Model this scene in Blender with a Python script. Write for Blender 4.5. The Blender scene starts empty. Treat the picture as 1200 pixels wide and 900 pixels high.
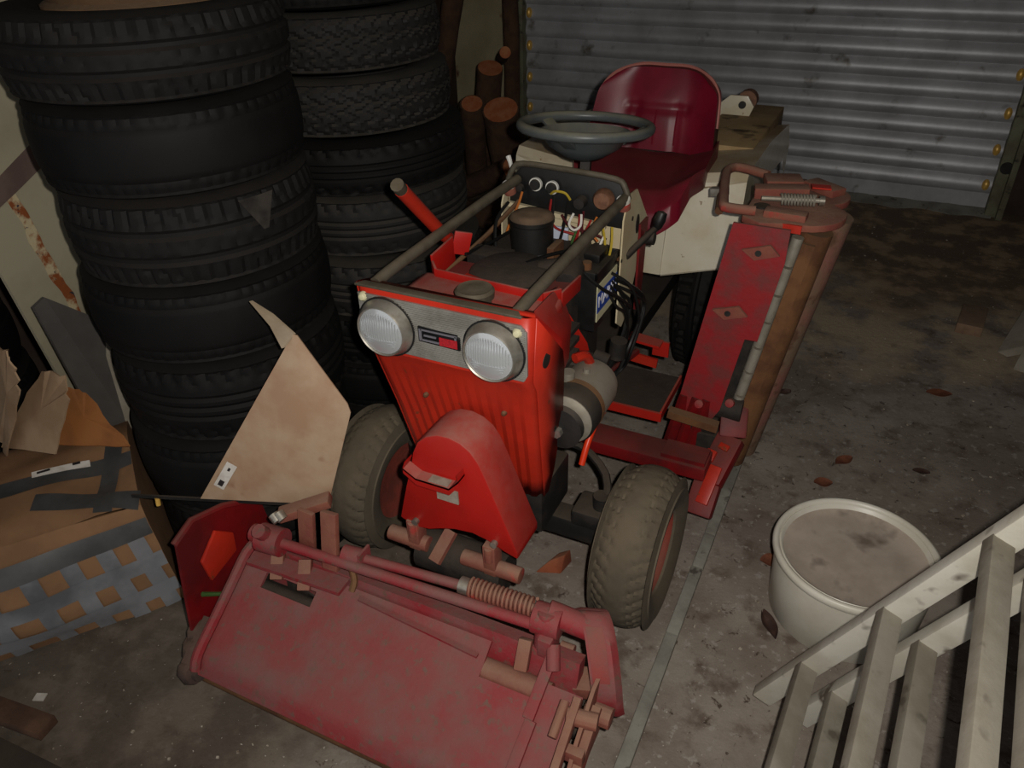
import bpy, bmesh, math, random
from mathutils import Vector as V, Matrix, noise as mnoise
random.seed(7)
S = bpy.context.scene
COL = S.collection
PI = math.pi

# ------------------------------------------------------------------ camera
yaw, pitch, roll = math.radians(26.723), math.radians(33.172), math.radians(1.727)
CAM = V((0.0, 0.0, 1.6))
fwd = V((-math.sin(yaw)*math.cos(pitch), math.cos(yaw)*math.cos(pitch), -math.sin(pitch)))
rgt = V((math.cos(yaw), math.sin(yaw), 0.0))
dwn = fwd.cross(rgt)
cr, sr = math.cos(roll), math.sin(roll)
rgt, dwn = cr*rgt + sr*dwn, -sr*rgt + cr*dwn
cd = bpy.data.cameras.new('camera')
cd.sensor_fit = 'HORIZONTAL'; cd.sensor_width = 36.0; cd.lens = 909.0/1200.0*36.0
cd.clip_start = 0.02; cd.clip_end = 60
cam = bpy.data.objects.new('camera', cd); COL.objects.link(cam)
m = Matrix((rgt, -dwn, -fwd)).transposed().to_4x4(); m.translation = CAM
cam.matrix_world = m
S.camera = cam

# ------------------------------------------------------------------ light
w = bpy.data.worlds.new('world'); S.world = w; w.use_nodes = True
bg = w.node_tree.nodes['Background']
bg.inputs[0].default_value = (0.95, 0.96, 1.0, 1); bg.inputs[1].default_value = 0.52
fl = bpy.data.lights.new('camera_flash', 'SPOT')          # the compact camera's own flash, right of the lens
fl.energy = 86; fl.color = (1.0, 0.95, 0.88); fl.shadow_soft_size = 0.012
fl.spot_size = math.radians(146); fl.spot_blend = 1.0
flo = bpy.data.objects.new('camera_flash', fl); COL.objects.link(flo)
fp = CAM + rgt*0.055 - dwn*0.03 - fwd*0.01
aim = (fwd + rgt*0.05 - dwn*0.08).normalized()
flo.location = fp; flo.rotation_euler = aim.to_track_quat('-Z', 'Y').to_euler()
S.view_settings.view_transform = 'Standard'; S.view_settings.look = 'None'
S.view_settings.gamma = 1.0; S.view_settings.use_curve_mapping = False
S.view_settings.exposure = 0.0

# ------------------------------------------------------------------ materials
def lin(h):
    h = h.lstrip('#'); o = []
    for i in (0, 2, 4):
        c = int(h[i:i+2], 16)/255.0
        o.append(c/12.92 if c <= 0.04045 else ((c+0.055)/1.055)**2.4)
    return (*o, 1.0)
MATS = {}
def mat(name, base, var=None, vs=9, vlo=.42, vhi=.62, rough=.6, metal=0.0, bump=0.0, bs=70, dust=None, damt=.8, ds=6, dlo=.15, spec=.4,
        spot=None, sps=30, splo=.62, sphi=.68, alpha=None, coat=0):
    mt = bpy.data.materials.new(name); mt.use_nodes = True
    n = mt.node_tree.nodes; l = mt.node_tree.links
    b = n['Principled BSDF']
    geo = n.new('ShaderNodeNewGeometry')
    def noise(sc, det=5, ro=.6):
        t = n.new('ShaderNodeTexNoise'); t.inputs['Scale'].default_value = sc
        t.inputs['Detail'].default_value = det; t.inputs['Roughness'].default_value = ro
        l.new(geo.outputs['Position'], t.inputs['Vector']); return t.outputs['Fac']
    def rng(src, a, c, lo=0.0, hi=1.0):
        r = n.new('ShaderNodeMapRange'); r.inputs[1].default_value = a; r.inputs[2].default_value = c
        r.inputs[3].default_value = lo; r.inputs[4].default_value = hi
        l.new(src, r.inputs[0]); return r.outputs[0]
    def mix(f, a, c):
        x = n.new('ShaderNodeMix'); x.data_type = 'RGBA'
        l.new(f, x.inputs[0])
        for s, k in ((a, 6), (c, 7)):
            if hasattr(s, 'is_linked') or hasattr(s, 'links'): l.new(s, x.inputs[k])
            else: x.inputs[k].default_value = s
        return x.outputs[2]
    col = lin(base)
    out = None
    if var: out = mix(rng(noise(vs), vlo, vhi), col, lin(var))
    if spot: out = mix(rng(noise(sps, 3), splo, sphi), out if out else col, lin(spot))
    rsock = None
    if dust:
        sp = n.new('ShaderNodeSeparateXYZ'); l.new(geo.outputs['Normal'], sp.inputs[0])
        up = rng(sp.outputs['Z'], dlo, .9)
        nn = rng(noise(ds), .3, .65, .45, 1.0)
        mm = n.new('ShaderNodeMath'); mm.operation = 'MULTIPLY'; l.new(up, mm.inputs[0]); l.new(nn, mm.inputs[1])
        m2 = n.new('ShaderNodeMath'); m2.operation = 'MULTIPLY'; l.new(mm.outputs[0], m2.inputs[0]); m2.inputs[1].default_value = damt
        out = mix(m2.outputs[0], out if out else col, lin(dust))
        rsock = rng(m2.outputs[0], 0, 1, rough, .95)
    if out: l.new(out, b.inputs['Base Color'])
    else: b.inputs['Base Color'].default_value = col
    b.inputs['Roughness'].default_value = rough; b.inputs['Metallic'].default_value = metal
    b.inputs['Specular IOR Level'].default_value = spec
    if coat: b.inputs['Coat Weight'].default_value = coat; b.inputs['Coat Roughness'].default_value = .12
    if rsock: l.new(rsock, b.inputs['Roughness'])
    if bump:
        bp = n.new('ShaderNodeBump'); bp.inputs['Strength'].default_value = bump; bp.inputs['Distance'].default_value = .004
        l.new(noise(bs, 6), bp.inputs['Height']); l.new(bp.outputs[0], b.inputs['Normal'])
    MATS[name] = mt
    return mt
DUST = '#84705f'
mat('red_paint', '#b32218', '#9c2017', 5, rough=.42, bump=.08, bs=40, dust='#98604f', damt=.6, ds=9, dlo=.05)
mat('red_front', '#bb2e1c', '#a8291b', 6, rough=.40, bump=.06, bs=30, spot='#7a3a24', sps=22, splo=.66, sphi=.72)
mat('red_guard', '#ac1a14', '#9a1913', 6, rough=.42, bump=.05, bs=30, dust='#a0685c', damt=.9, ds=30, dlo=.06)
mat('red_worn', '#8e1a24', '#7c4a48', 8, vlo=.40, vhi=.64, rough=.72, bump=.4, bs=65, dust='#7f625a', damt=.55, ds=5, spot='#6b4b40', sps=55, splo=.56, sphi=.70)
mat('red_dull', '#8e1c20', '#72302e', 14, rough=.6, bump=.3, bs=60, dust='#7c5c50', damt=.8, ds=11)
mat('red_dark', '#7a1014', '#571214', 8, rough=.5, bump=.1, dust='#6a4a40', damt=.5)
mat('red_cable', '#e03a18', rough=.35)
mat('rusty_red', '#85503f', '#7c4036', 18, rough=.85, bump=.4, bs=80, dust='#8f7461', damt=.8, ds=14, spot='#9c3a30', sps=14, splo=.62, sphi=.68)
mat('rust_brown', '#6e4a2c', '#55351f', 12, rough=.85, bump=.4, dust='#80684e', damt=.6)
mat('cream_paint', '#cbbf9f', '#c0b08c', 6, rough=.45, bump=.05, spot='#7a5a35', sps=26, splo=.68, sphi=.74)
mat('cream_fender', '#d3cbb6', '#c5b99c', 7, rough=.32, bump=.06, spot='#83694a', sps=34, splo=.68, sphi=.72, dust='#9c8058', damt=.95, ds=8, dlo=.5, coat=.3)
mat('black_metal', '#1c1b1a', '#2b2724', 15, rough=.6, bump=.2, dust='#5f5244', damt=.55, ds=10)
mat('filter_black', '#151413', '#1d1b19', 20, rough=.5, bump=.1, dust='#7d6650', damt=.95, ds=14, dlo=.4)
mat('black_plastic', '#131313', '#1b1b1c', 20, rough=.4, bump=.05, dust='#5d5346', damt=.45, ds=14)
mat('engine_dark', '#1d1a18', '#2f2822', 25, rough=.75, bump=.5, bs=60, dust='#4b4036', damt=.7)
mat('steel_tube', '#5c564a', '#4a4337', 20, rough=.6, metal=.2, bump=.2, dust='#7a6d58', damt=.55, ds=12)
mat('galvanised', '#c6c7ca', '#a9a9ab', 5, vlo=.35, vhi=.7, rough=.42, metal=.22, bump=.12, bs=50, spot='#6e6658', sps=9, splo=.62, sphi=.78)
mat('rail_steel', '#86876e', '#6e6a55', 8, rough=.6, metal=.3, bump=.2, spot='#352e28', sps=12, splo=.58, sphi=.66)
mat('brass', '#ffcc66', rough=.38, metal=.35, spec=.9)
mat('chrome', '#b8b4aa', '#9a9488', 30, rough=.32, metal=.75, bump=.05, dust='#8a8070', damt=.5)
mat('lens', '#c0c4c6', rough=.15, metal=.4, spec=.9)
mat('silver_grille', '#a3a19a', '#8f8c84', 20, rough=.42, metal=.5)
mat('alu_body', '#9c9689', '#8c8577', 18, rough=.5, metal=.35, bump=.12, dust='#9a8d7a', damt=.5)
mat('black_badge', '#101012', rough=.3)
mat('badge_red', '#b0242c', '#8d1f26', 200, rough=.4)
mat('badge_silver', '#8a8890', rough=.35, metal=.5)
mat('rubber', '#100f0f', '#161413', 12, rough=.75, bump=.15, bs=40, spec=.25, dust='#302a24', damt=.5, ds=7)
mat('rubber_grey', '#201e1e', '#191817', 14, rough=.75, bump=.25, bs=50, spec=.3, dust='#504a40', damt=.5, ds=9)
mat('rubber_deep', '#0b0a0a', '#0f0e0e', 12, rough=.7, bump=.1, bs=40, spec=.22, dust='#1f1b18', damt=.5)
mat('turf_rubber', '#595145', '#4c453a', 10, rough=.9, bump=.3, bs=60, dust='#756853', damt=.6, ds=9, dlo=-.4)
mat('rim_paint', '#8e4034', '#743a30', 14, rough=.7, bump=.3, dust='#8a6a58', damt=.6)
mat('rim_rust', '#5d4632', '#6b5138', 14, rough=.85, bump=.4, dust='#6a5843', damt=.6)
mat('seat_vinyl', '#741226', '#651022', 10, rough=.42, bump=.04, dust='#6b4034', damt=.45, ds=7, dlo=.6, spec=.4)
mat('seat_piping', '#a86a60', rough=.5)
mat('grey_plastic', '#4c5254', '#565a58', 12, rough=.36, dust='#85806c', damt=.75, ds=12, dlo=.2)
mat('white_plastic', '#dcdad4', '#c9c5ba', 14, rough=.4)
mat('bucket_white', '#d8d4c6', '#cbc5b4', 6, rough=.38, bump=.02, spec=.45)
mat('bucket_lid', '#b7a99b', '#a29486', 13, vlo=.35, vhi=.7, rough=.75, bump=.15, bs=50, spot='#776a5e', sps=9, splo=.58, sphi=.72)
mat('blue_label', '#2a4aa4', rough=.4)
mat('cream_label', '#c8c4a0', rough=.5)
mat('white_print', '#e2e2e6', rough=.5)
mat('light_blue', '#c5cfdf', '#b4bccb', 20, rough=.4)
mat('gauge_brown', '#7c5640', '#5a3e2e', 40, rough=.6)
for nm, c in (('wire_red', '#8e1f1c'), ('wire_black', '#111111'), ('wire_yellow', '#b39a32'), ('wire_white', '#d8d4cc'), ('wire_orange', '#b5672a'), ('wire_maroon', '#4a1418'), ('wire_green', '#3d5c2c')):
    mat(nm, c, rough=.5)
mat('concrete_strip', '#8f8d83', '#77736a', 9, rough=.9, bump=.3, bs=60, spot='#565148', sps=22, splo=.6, sphi=.68)
mat('brick', '#9a5436', '#84442c', 16, rough=.95, bump=.5, bs=70, dust='#8c6d55', damt=.5)
mat('brick_grey', '#8c715b', '#775f4c', 16, rough=.95, bump=.4, dust='#7a6a58', damt=.5)
mat('stone', '#9c9486', '#8b8374', 10, rough=.95, bump=.35, bs=50)
mat('old_white_wood', '#cbc7ba', '#b8b2a2', 8, rough=.6, bump=.2, bs=40, spot='#6c6357', sps=13, splo=.6, sphi=.7)
mat('grey_wood', '#8d877a', '#7c7567', 9, rough=.75, bump=.3, bs=50, spot='#5d564b', sps=16, splo=.6, sphi=.7)
mat('cardboard', '#8a6748', '#7a5a3e', 6, rough=.85, bump=.12, bs=40)
mat('cardboard_light', '#a58a6d', '#94785c', 8, rough=.85, bump=.15, bs=40)
mat('cardboard_orange', '#9a6232', '#84522b', 8, rough=.8, bump=.12, bs=40)
mat('duct_tape', '#9a9ca0', '#74767a', 4, rough=.24, metal=.4, bump=.15, bs=25)
mat('tape_dark', '#4d4c4b', '#3c3b3a', 7, rough=.35, bump=.12, bs=25)
mat('sticker_white', '#d8d3cb', '#c4bdb2', 30, rough=.6)
mat('sticker_grey', '#9a9184', '#887e70', 40, rough=.7, bump=.2)
mat('ink', '#2a2426', rough=.6)
mat('beige_sheet', '#b39a80', '#a58469', 7, rough=.42, bump=.06, spot='#8a6147', sps=9, splo=.6, sphi=.72, coat=.1)
mat('beige_back', '#8d7e68', '#7a6a54', 8, rough=.6)
mat('cream_panel', '#a8a088', '#9b937c', 4, rough=.5, bump=.05)
mat('panel_tape', '#6d5a52', '#5f4d47', 10, rough=.6)
mat('panel_rust', '#8a4a22', '#c2b28e', 18, vlo=.45, vhi=.55, rough=.85, bump=.4, spot='#30303a', sps=40, splo=.62, sphi=.66)
mat('slate', '#56524e', '#4c4845', 7, rough=.7, bump=.12, bs=40)
mat('bark', '#4c372a', '#604634', 14, rough=.95, bump=.8, bs=40)
mat('cut_wood', '#b0663f', '#bd7c54', 20, rough=.85, bump=.25, bs=60)
mat('branch', '#5a4331', '#5a4331', 10, rough=.95, bump=.6, bs=30)
mat('ply_wood', '#a98f66', '#937a54', 7, rough=.8, bump=.2, spot='#4a3a28', sps=8, splo=.58, sphi=.68)
mat('leaf', '#6b4630', '#4c3324', 30, rough=.8, bump=.2)
mat('leaf_red', '#7b4a34', '#613726', 30, rough=.8, bump=.2)
mat('leaf_dark', '#3a2822', '#4a342b', 30, rough=.7, bump=.2)
mat('chip', '#b7ae9d', '#6d5c4c', 60, rough=.9)
mat('roof_dark', '#3f3a34', '#352f2a', 4, rough=.9)

# ------------------------------------------------------------------ mesh helpers
WM = {}
def finish(o, parent, world):
    WM[o] = world
    COL.objects.link(o)
    if parent is not None:
        o.parent = parent
        o.matrix_parent_inverse = WM[parent].inverted()
    o.matrix_basis = world
    return o
def thing(name, label, cat, loc=(0, 0, 0), group=None):
    o = bpy.data.objects.new(name, None); o.empty_display_size = .05
    finish(o, None, Matrix.Translation(V(loc)))
    o['label'] = label; o['category'] = cat
    if group: o['group'] = group
    return o
def tag(o, label=None, cat=None, group=None, kind=None):
    if label: o['label'] = label
    if cat: o['category'] = cat
    if group: o['group'] = group
    if kind: o['kind'] = kind
    return o
class B:
    """collects geometry in world coordinates; build() makes ONE mesh object centred on its own base"""
    def __init__(s): s.v = []; s.f = []
    def add(s, vs, fs):
        k = len(s.v); s.v += [V(p) for p in vs]; s.f += [tuple(i+k for i in f) for f in fs]; return s
    def box(s, c, d, R=None):
        c = V(c); h = V(d)/2; vs = []
        for x in (-1, 1):
            for y in (-1, 1):
                for z in (-1, 1):
                    p = V((x*h.x, y*h.y, z*h.z)); vs.append(c + (R @ p if R else p))
        return s.add(vs, [(0, 1, 3, 2), (4, 6, 7, 5), (0, 4, 5, 1), (2, 3, 7, 6), (0, 2, 6, 4), (1, 5, 7, 3)])
    def bar(s, a, b, wd, th, up=(0, 0, 1)):
        a, b = V(a), V(b); d = (b-a); L = d.length; d.normalize()
        x = d.cross(V(up))
        if x.length < 1e-4: x = d.cross(V((1, 0, 0)))
        x.normalize(); u = x.cross(d)
        R = Matrix((x, d, u)).transposed()
        return s.box((a+b)/2, (wd, L, th), R)
    def cyl(s, a, b, r, r2=None, n=20, cap=True):
        a, b = V(a), V(b); r2 = r if r2 is None else r2
        d = (b-a).normalized(); x = d.orthogonal().normalized(); y = d.cross(x)
        vs = []
        for p, q in ((a, r), (b, r2)):
            for i in range(n):
                t = 2*PI*i/n; vs.append(p + (x*math.cos(t) + y*math.sin(t))*q)
        fs = [(i, (i+1) % n, n+(i+1) % n, n+i) for i in range(n)]
        if cap: fs += [tuple(range(n))[::-1], tuple(range(n, 2*n))]
        return s.add(vs, fs)
    def tube(s, pts, r, n=10, smooth=0, closed=False, flat=None):
        P = [V(p) for p in pts]
        if smooth:
            Q = []; m_ = len(P); rngk = m_ if closed else m_-1
            for i in range(rngk):
                p0 = P[(i-1) % m_] if (closed or i > 0) else P[0]
                p1 = P[i]; p2 = P[(i+1) % m_]; p3 = P[(i+2) % m_] if (closed or i+2 < m_) else P[-1]
                for k in range(smooth):
                    t = k/smooth
                    Q.append(.5*((2*p1) + (p2-p0)*t + (2*p0-5*p1+4*p2-p3)*t*t + (3*p1-p0-3*p2+p3)*t**3))
            if not closed: Q.append(P[-1])
            P = Q
        m_ = len(P); vs = []; prev = None
        for i in range(m_):
            a = P[(i-1) % m_] if (closed or i > 0) else P[0]
            b = P[(i+1) % m_] if (closed or i < m_-1) else P[-1]
            d = (b-a).normalized()
            x = d.orthogonal().normalized() if prev is None else (prev - d*prev.dot(d)).normalized()
            prev = x; y = d.cross(x)
            rr = r[i] if isinstance(r, (list, tuple)) else r
            for k in range(n):
                t = 2*PI*k/n; vs.append(P[i] + (x*math.cos(t) + y*math.sin(t))*rr)
        fs = []
        for i in range(m_ if closed else m_-1):
            j = (i+1) % m_
            for k in range(n): fs.append((i*n+k, i*n+(k+1) % n, j*n+(k+1) % n, j*n+k))
        if not closed: fs += [tuple(range(n))[::-1], tuple(range((m_-1)*n, m_*n))]
        return s.add(vs, fs)
    def prism(s, poly, vec):
        n = len(poly); vec = V(vec); a = [V(p) for p in poly]
        return s.add(a + [p+vec for p in a], [tuple(range(n))[::-1], tuple(range(n, 2*n))] + [(i, (i+1) % n, n+(i+1) % n, n+i) for i in range(n)])
    def loft(s, A, Bq, caps=True):
        n = len(A)
        return s.add(list(A)+list(Bq), [(i, (i+1) % n, n+(i+1) % n, n+i) for i in range(n)] + ([tuple(range(n))[::-1], tuple(range(n, 2*n))] if caps else []))
    def lathe(s, prof, o=(0, 0, 0), ax=(0, 0, 1), n=36, closed=False):
        o = V(o); d = V(ax).normalized(); x = d.orthogonal().normalized(); y = d.cross(x); vs = []
        for r, h in prof:
            for i in range(n):
                t = 2*PI*i/n; vs.append(o + d*h + (x*math.cos(t)+y*math.sin(t))*r)
        fs = []; m_ = len(prof)
        for j in range(m_ if closed else m_-1):
            jj = (j+1) % m_
            for i in range(n): fs.append((j*n+i, j*n+(i+1) % n, jj*n+(i+1) % n, jj*n+i))
        if not closed:
            fs += [tuple(range(n))[::-1], tuple(range((m_-1)*n, m_*n))]
        return s.add(vs, fs)
    def grid(s, fn, nu, nv, th=None):
        """surface fn(u,v) u,v in 0..1; th = thickness vector or None"""
        vs = [fn(i/nu, j/nv) for j in range(nv+1) for i in range(nu+1)]
        fs = [(j*(nu+1)+i, j*(nu+1)+i+1, (j+1)*(nu+1)+i+1, (j+1)*(nu+1)+i) for j in range(nv) for i in range(nu)]
        if th is None: return s.add(vs, fs)
        k = len(vs); T = V(th)
        vs2 = [V(p)+T for p in vs]
        f2 = [tuple(i+k for i in f)[::-1] for f in fs]
        edge = [i for i in range(nu)] + [nu + j*(nu+1) for j in range(nv)] + [nv*(nu+1)+nu-i for i in range(nu)] + [(nv-j)*(nu+1) for j in range(nv)]
        e = len(edge)
        f3 = [(edge[i], edge[(i+1) % e], edge[(i+1) % e]+k, edge[i]+k) for i in range(e)]
        return s.add(vs+vs2, fs+f2+f3)
    def spring(s, a, b, R, r, turns, n=6):
        a, b = V(a), V(b); d = (b-a).normalized(); x = d.orthogonal().normalized(); y = d.cross(x)
        N = int(turns*12); pts = []
        for i in range(N+1):
            t = i/N; q = 2*PI*turns*t
            pts.append(a.lerp(b, t) + (x*math.cos(q)+y*math.sin(q))*R)
        return s.tube(pts, r, n)
    def build(s, name, mt, parent=None, smooth=None, bevel=0, label=None, kind=None):
        lo = V([min(p[i] for p in s.v) for i in range(3)]); hi = V([max(p[i] for p in s.v) for i in range(3)])
        c = V(((lo.x+hi.x)/2, (lo.y+hi.y)/2, lo.z))
        me = bpy.data.meshes.new(name)
        me.from_pydata([p-c for p in s.v], [], s.f); me.validate()
        bm = bmesh.new(); bm.from_mesh(me)
        bmesh.ops.recalc_face_normals(bm, faces=bm.faces)
        if bevel:
            es = [e for e in bm.edges if len(e.link_faces) == 2 and e.calc_face_angle(0) > .5]
            if es: bmesh.ops.bevel(bm, geom=es, offset=bevel, segments=2, profile=.6, affect='EDGES', clamp_overlap=True)
        bm.to_mesh(me); bm.free()
        if smooth is None: smooth = 40
        if smooth:
            me.shade_smooth(); me.set_sharp_from_angle(angle=math.radians(smooth))
        me.materials.append(MATS[mt] if isinstance(mt, str) else mt)
        o = bpy.data.objects.new(name, me)
        finish(o, parent, Matrix.Translation(c))
        if label: o['label'] = label
        if kind: o['kind'] = kind
        return o
def copy_to(o, world, parent=None):
    c = o.copy(); COL.objects.link(c); WM[c] = world
    c.parent = parent
    if parent is not None: c.matrix_parent_inverse = WM[parent].inverted()
    c.matrix_basis = world
    return c
def rotz(a): return Matrix.Rotation(a, 3, 'Z')
def text_part(name, s, mt, parent, origin, xdir, ydir, height, extr=.0006):
    cu = bpy.data.curves.new(name, 'FONT'); cu.body = s; cu.size = height*1.4; cu.extrude = extr
    cu.align_x = 'CENTER'; cu.align_y = 'CENTER'; cu.resolution_u = 3
    t = bpy.data.objects.new(name, cu); COL.objects.link(t)
    dg = bpy.context.evaluated_depsgraph_get(); dg.update()
    me = bpy.data.meshes.new_from_object(t.evaluated_get(dg)); bpy.data.objects.remove(t)
    x = V(xdir).normalized(); y = V(ydir).normalized(); z = x.cross(y)
    R = Matrix((x, y, z)).transposed().to_4x4(); R.translation = V(origin)
    me.materials.clear(); me.materials.append(MATS[mt])
    o = bpy.data.objects.new(name, me)
    return finish(o, parent, R)

# ================================================================== THE SETTING
def floor_material():
    mt = bpy.data.materials.new('concrete_floor'); mt.use_nodes = True
    n = mt.node_tree.nodes; l = mt.node_tree.links; b = n['Principled BSDF']
    geo = n.new('ShaderNodeNewGeometry')
    def noise(sc, det=6, ro=.62, dist=0):
        t = n.new('ShaderNodeTexNoise'); t.inputs['Scale'].default_value = sc; t.inputs['Detail'].default_value = det
        t.inputs['Roughness'].default_value = ro; t.inputs['Distortion'].default_value = dist
        l.new(geo.outputs['Position'], t.inputs['Vector']); return t.outputs['Fac']
    def rng(src, a, c, lo=0.0, hi=1.0):
        r = n.new('ShaderNodeMapRange'); r.interpolation_type = 'SMOOTHSTEP'
        for i, q in ((1, a), (2, c), (3, lo), (4, hi)): r.inputs[i].default_value = q
        l.new(src, r.inputs[0]); return r.outputs[0]
    def math_(op, a, c):
        x = n.new('ShaderNodeMath'); x.operation = op
        for k, s in enumerate((a, c)):
            if isinstance(s, (int, float)): x.inputs[k].default_value = s
            else: l.new(s, x.inputs[k])
        return x.outputs[0]
    def mix(f, a, c):
        x = n.new('ShaderNodeMix'); x.data_type = 'RGBA'; l.new(f, x.inputs[0])
        for s, k in ((a, 6), (c, 7)):
            if isinstance(s, tuple): x.inputs[k].default_value = s
            else: l.new(s, x.inputs[k])
        return x.outputs[2]
    sp = n.new('ShaderNodeSeparateXYZ'); l.new(geo.outputs['Position'], sp.inputs[0])
    c = mix(rng(noise(3.2), .36, .66), lin('#7d7268'), lin('#968d82'))
    c = mix(rng(noise(11, 8), .50, .68), c, lin('#685b51'))
    c = mix(rng(noise(34, 4), .58, .66), c, lin('#9a938a'))
    c = mix(rng(noise(26, 5, .7, .6), .60, .68), c, lin('#4d4138'))
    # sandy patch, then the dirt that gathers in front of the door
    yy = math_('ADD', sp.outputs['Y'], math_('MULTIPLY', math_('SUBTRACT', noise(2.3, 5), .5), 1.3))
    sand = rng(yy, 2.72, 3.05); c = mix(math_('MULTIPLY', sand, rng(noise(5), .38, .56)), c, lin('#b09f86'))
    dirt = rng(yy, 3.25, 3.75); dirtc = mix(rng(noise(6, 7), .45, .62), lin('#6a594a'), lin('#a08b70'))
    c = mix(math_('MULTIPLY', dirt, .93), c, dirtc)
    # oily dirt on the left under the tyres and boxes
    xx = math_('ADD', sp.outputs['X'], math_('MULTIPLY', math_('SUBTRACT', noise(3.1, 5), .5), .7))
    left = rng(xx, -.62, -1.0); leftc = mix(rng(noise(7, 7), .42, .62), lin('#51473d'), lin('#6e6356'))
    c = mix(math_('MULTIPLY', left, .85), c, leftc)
    c = mix(rng(noise(85, 2), .70, .73), c, lin('#b9b1a5'))
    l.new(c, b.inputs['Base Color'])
    b.inputs['Roughness'].default_value = .92; b.inputs['Specular IOR Level'].default_value = .25
    bp = n.new('ShaderNodeBump'); bp.inputs['Strength'].default_value = .55; bp.inputs['Distance'].default_value = .006
    l.new(noise(45, 8, .7), bp.inputs['Height']); l.new(bp.outputs[0], b.inputs['Normal'])
    MATS['concrete_floor'] = mt
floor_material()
mat('wall_cream', '#b5a888', '#a39676', 3, rough=.85, bump=.2, spot='#5b3626', sps=5, splo=.64, sphi=.70)
mat('wall_dark', '#4a3c34', '#3a2e28', 4, rough=.95, bump=.5, bs=20)
def struct(b, name, mt, parent=None, **k):
    o = b.build(name, mt, parent, **k); o['kind'] = 'structure'; return o
XL, XR, YD, ZC, YF = -2.75, 1.06, 4.80, 2.45, -1.6
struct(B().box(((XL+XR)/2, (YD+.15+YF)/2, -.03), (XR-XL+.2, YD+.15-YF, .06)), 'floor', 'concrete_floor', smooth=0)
struct(B().box((XL-.05, (YD+YF)/2, ZC/2), (.1, YD-YF, ZC)), 'wall_left', 'wall_dark', smooth=0)
struct(B().box((XR+.05, (YD+YF)/2, ZC/2), (.1, YD-YF, ZC)), 'wall_right', 'wall_dark', smooth=0)
struct(B().box(((XL+XR)/2, (YD+YF)/2, ZC+.05), (XR-XL, YD-YF, .1)), 'ceiling', 'roof_dark', smooth=0)
struct(B().box(((XL-2.27)/2, YD+.02, ZC/2), (-2.27-XL, .1, ZC)), 'wall_back_left', 'wall_cream', smooth=0)
struct(B().box(((XR+.60)/2, YD+.02, ZC/2), (XR-.60, .1, ZC)), 'wall_back_right', 'wall_dark', smooth=0)
struct(B().box(((-2.27+.60)/2, YD+.06, (2.2+ZC)/2), (2.87, .1, ZC-2.2)), 'wall_back_top', 'wall_dark', smooth=0)

# roller door of interlocking galvanised slats
door = bpy.data.objects.new('door_1', None); finish(door, None, Matrix.Translation(V((-.85, YD, 0)))); door['kind'] = 'structure'
door['label'] = 'galvanised corrugated roller door behind the mower'
PIT = .0935; DX0, DX1 = -2.262, .575
def slat_prof():
    pr = []
    for i in range(13):
        t = i/12.0                      # 0 bottom .. 1 top
        y = -.024*math.sin(PI*min(1, t**.72))**.9 if 0 < t < 1 else 0
        pr.append((y, t*PIT))
    pr[0] = (.004, -.004); pr.append((.004, PIT+.006))
    return pr
b = B(); pr_ = slat_prof()
nx = 18
vs = []; fs = []
for i in range(nx+1):
    x = DX0 + (DX1-DX0)*i/nx
    for (y, z) in pr_: vs.append((x, YD-.03+y, .104+z))
k = len(pr_)
for i in range(nx):
    for j in range(k-1): fs.append((i*k+j, (i+1)*k+j, (i+1)*k+j+1, i*k+j+1))
b.add(vs, fs)
slat0 = b.build('slat', 'galvanised', door, smooth=60)
base = WM[slat0].copy()
for q in range(1, 23):
    mw = Matrix.Translation(V((random.uniform(-.004, .004), random.uniform(-.003, .003), q*PIT))) @ base @ Matrix.Rotation(random.uniform(-.0012, .0012), 4, 'Y')
    copy_to(slat0, mw, door)
B().box((-.85, YD-.03, .060), (2.82, .03, .096)).build('bottom_rail', 'galvanised', door)
for zz in (.154, .341, .526, .713, .9, 1.087):
    for sx, xx in ((1, .487), (-1, -2.195)):
        q = B().lathe([(.001, -.014), (.012, -.012), (.020, -.006), (.024, .004), (.024, .012)], (0, 0, 0), (0, 1, 0), n=18); q.v = [V((xx + p.x*.75, YD-.060+p.y, zz + p.z*1.25)) for p in q.v]
        q.build('end_lock', 'brass', door, label='brass end lock glinting at slat end')
post = struct(B().box((.56, YD-.07, 1.1), (.085, .075, 2.2)).box((.585, YD-.12, 1.1), (.03, .05, 2.2)), 'trim_1', 'rail_steel', bevel=.004)
B().cyl((.55, YD-.108, .27), (.55, YD-.125, .27), .03, n=14).build('bolt_plate', 'black_metal', post)
struct(B().box((-2.245, YD-.07, 1.1), (.05, .07, 2.2)), 'trim_2', 'rail_steel', bevel=.004)
# ragged mortar threshold under the door
def thr(u, v):
    x = -2.2 + 2.75*u
    yv = YD-.02 - v*(.10 + .05*mnoise.noise(V((x*7, 1, 0))))
    return V((x, yv, .035*(1-v) + .006*mnoise.noise(V((x*20, v*9, 3)))+.002))
struct(B().grid(thr, 90, 5, (0, 0, -.04)), 'trim_3', 'concrete_strip')

# ================================================================== RIDE-ON MOWER
MX = -.722
mower = thing('ride_on_mower', 'red ride-on mower with cream mudguards, burgundy seat and red cutting units', 'mower', (MX, 2.0, 0))

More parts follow.
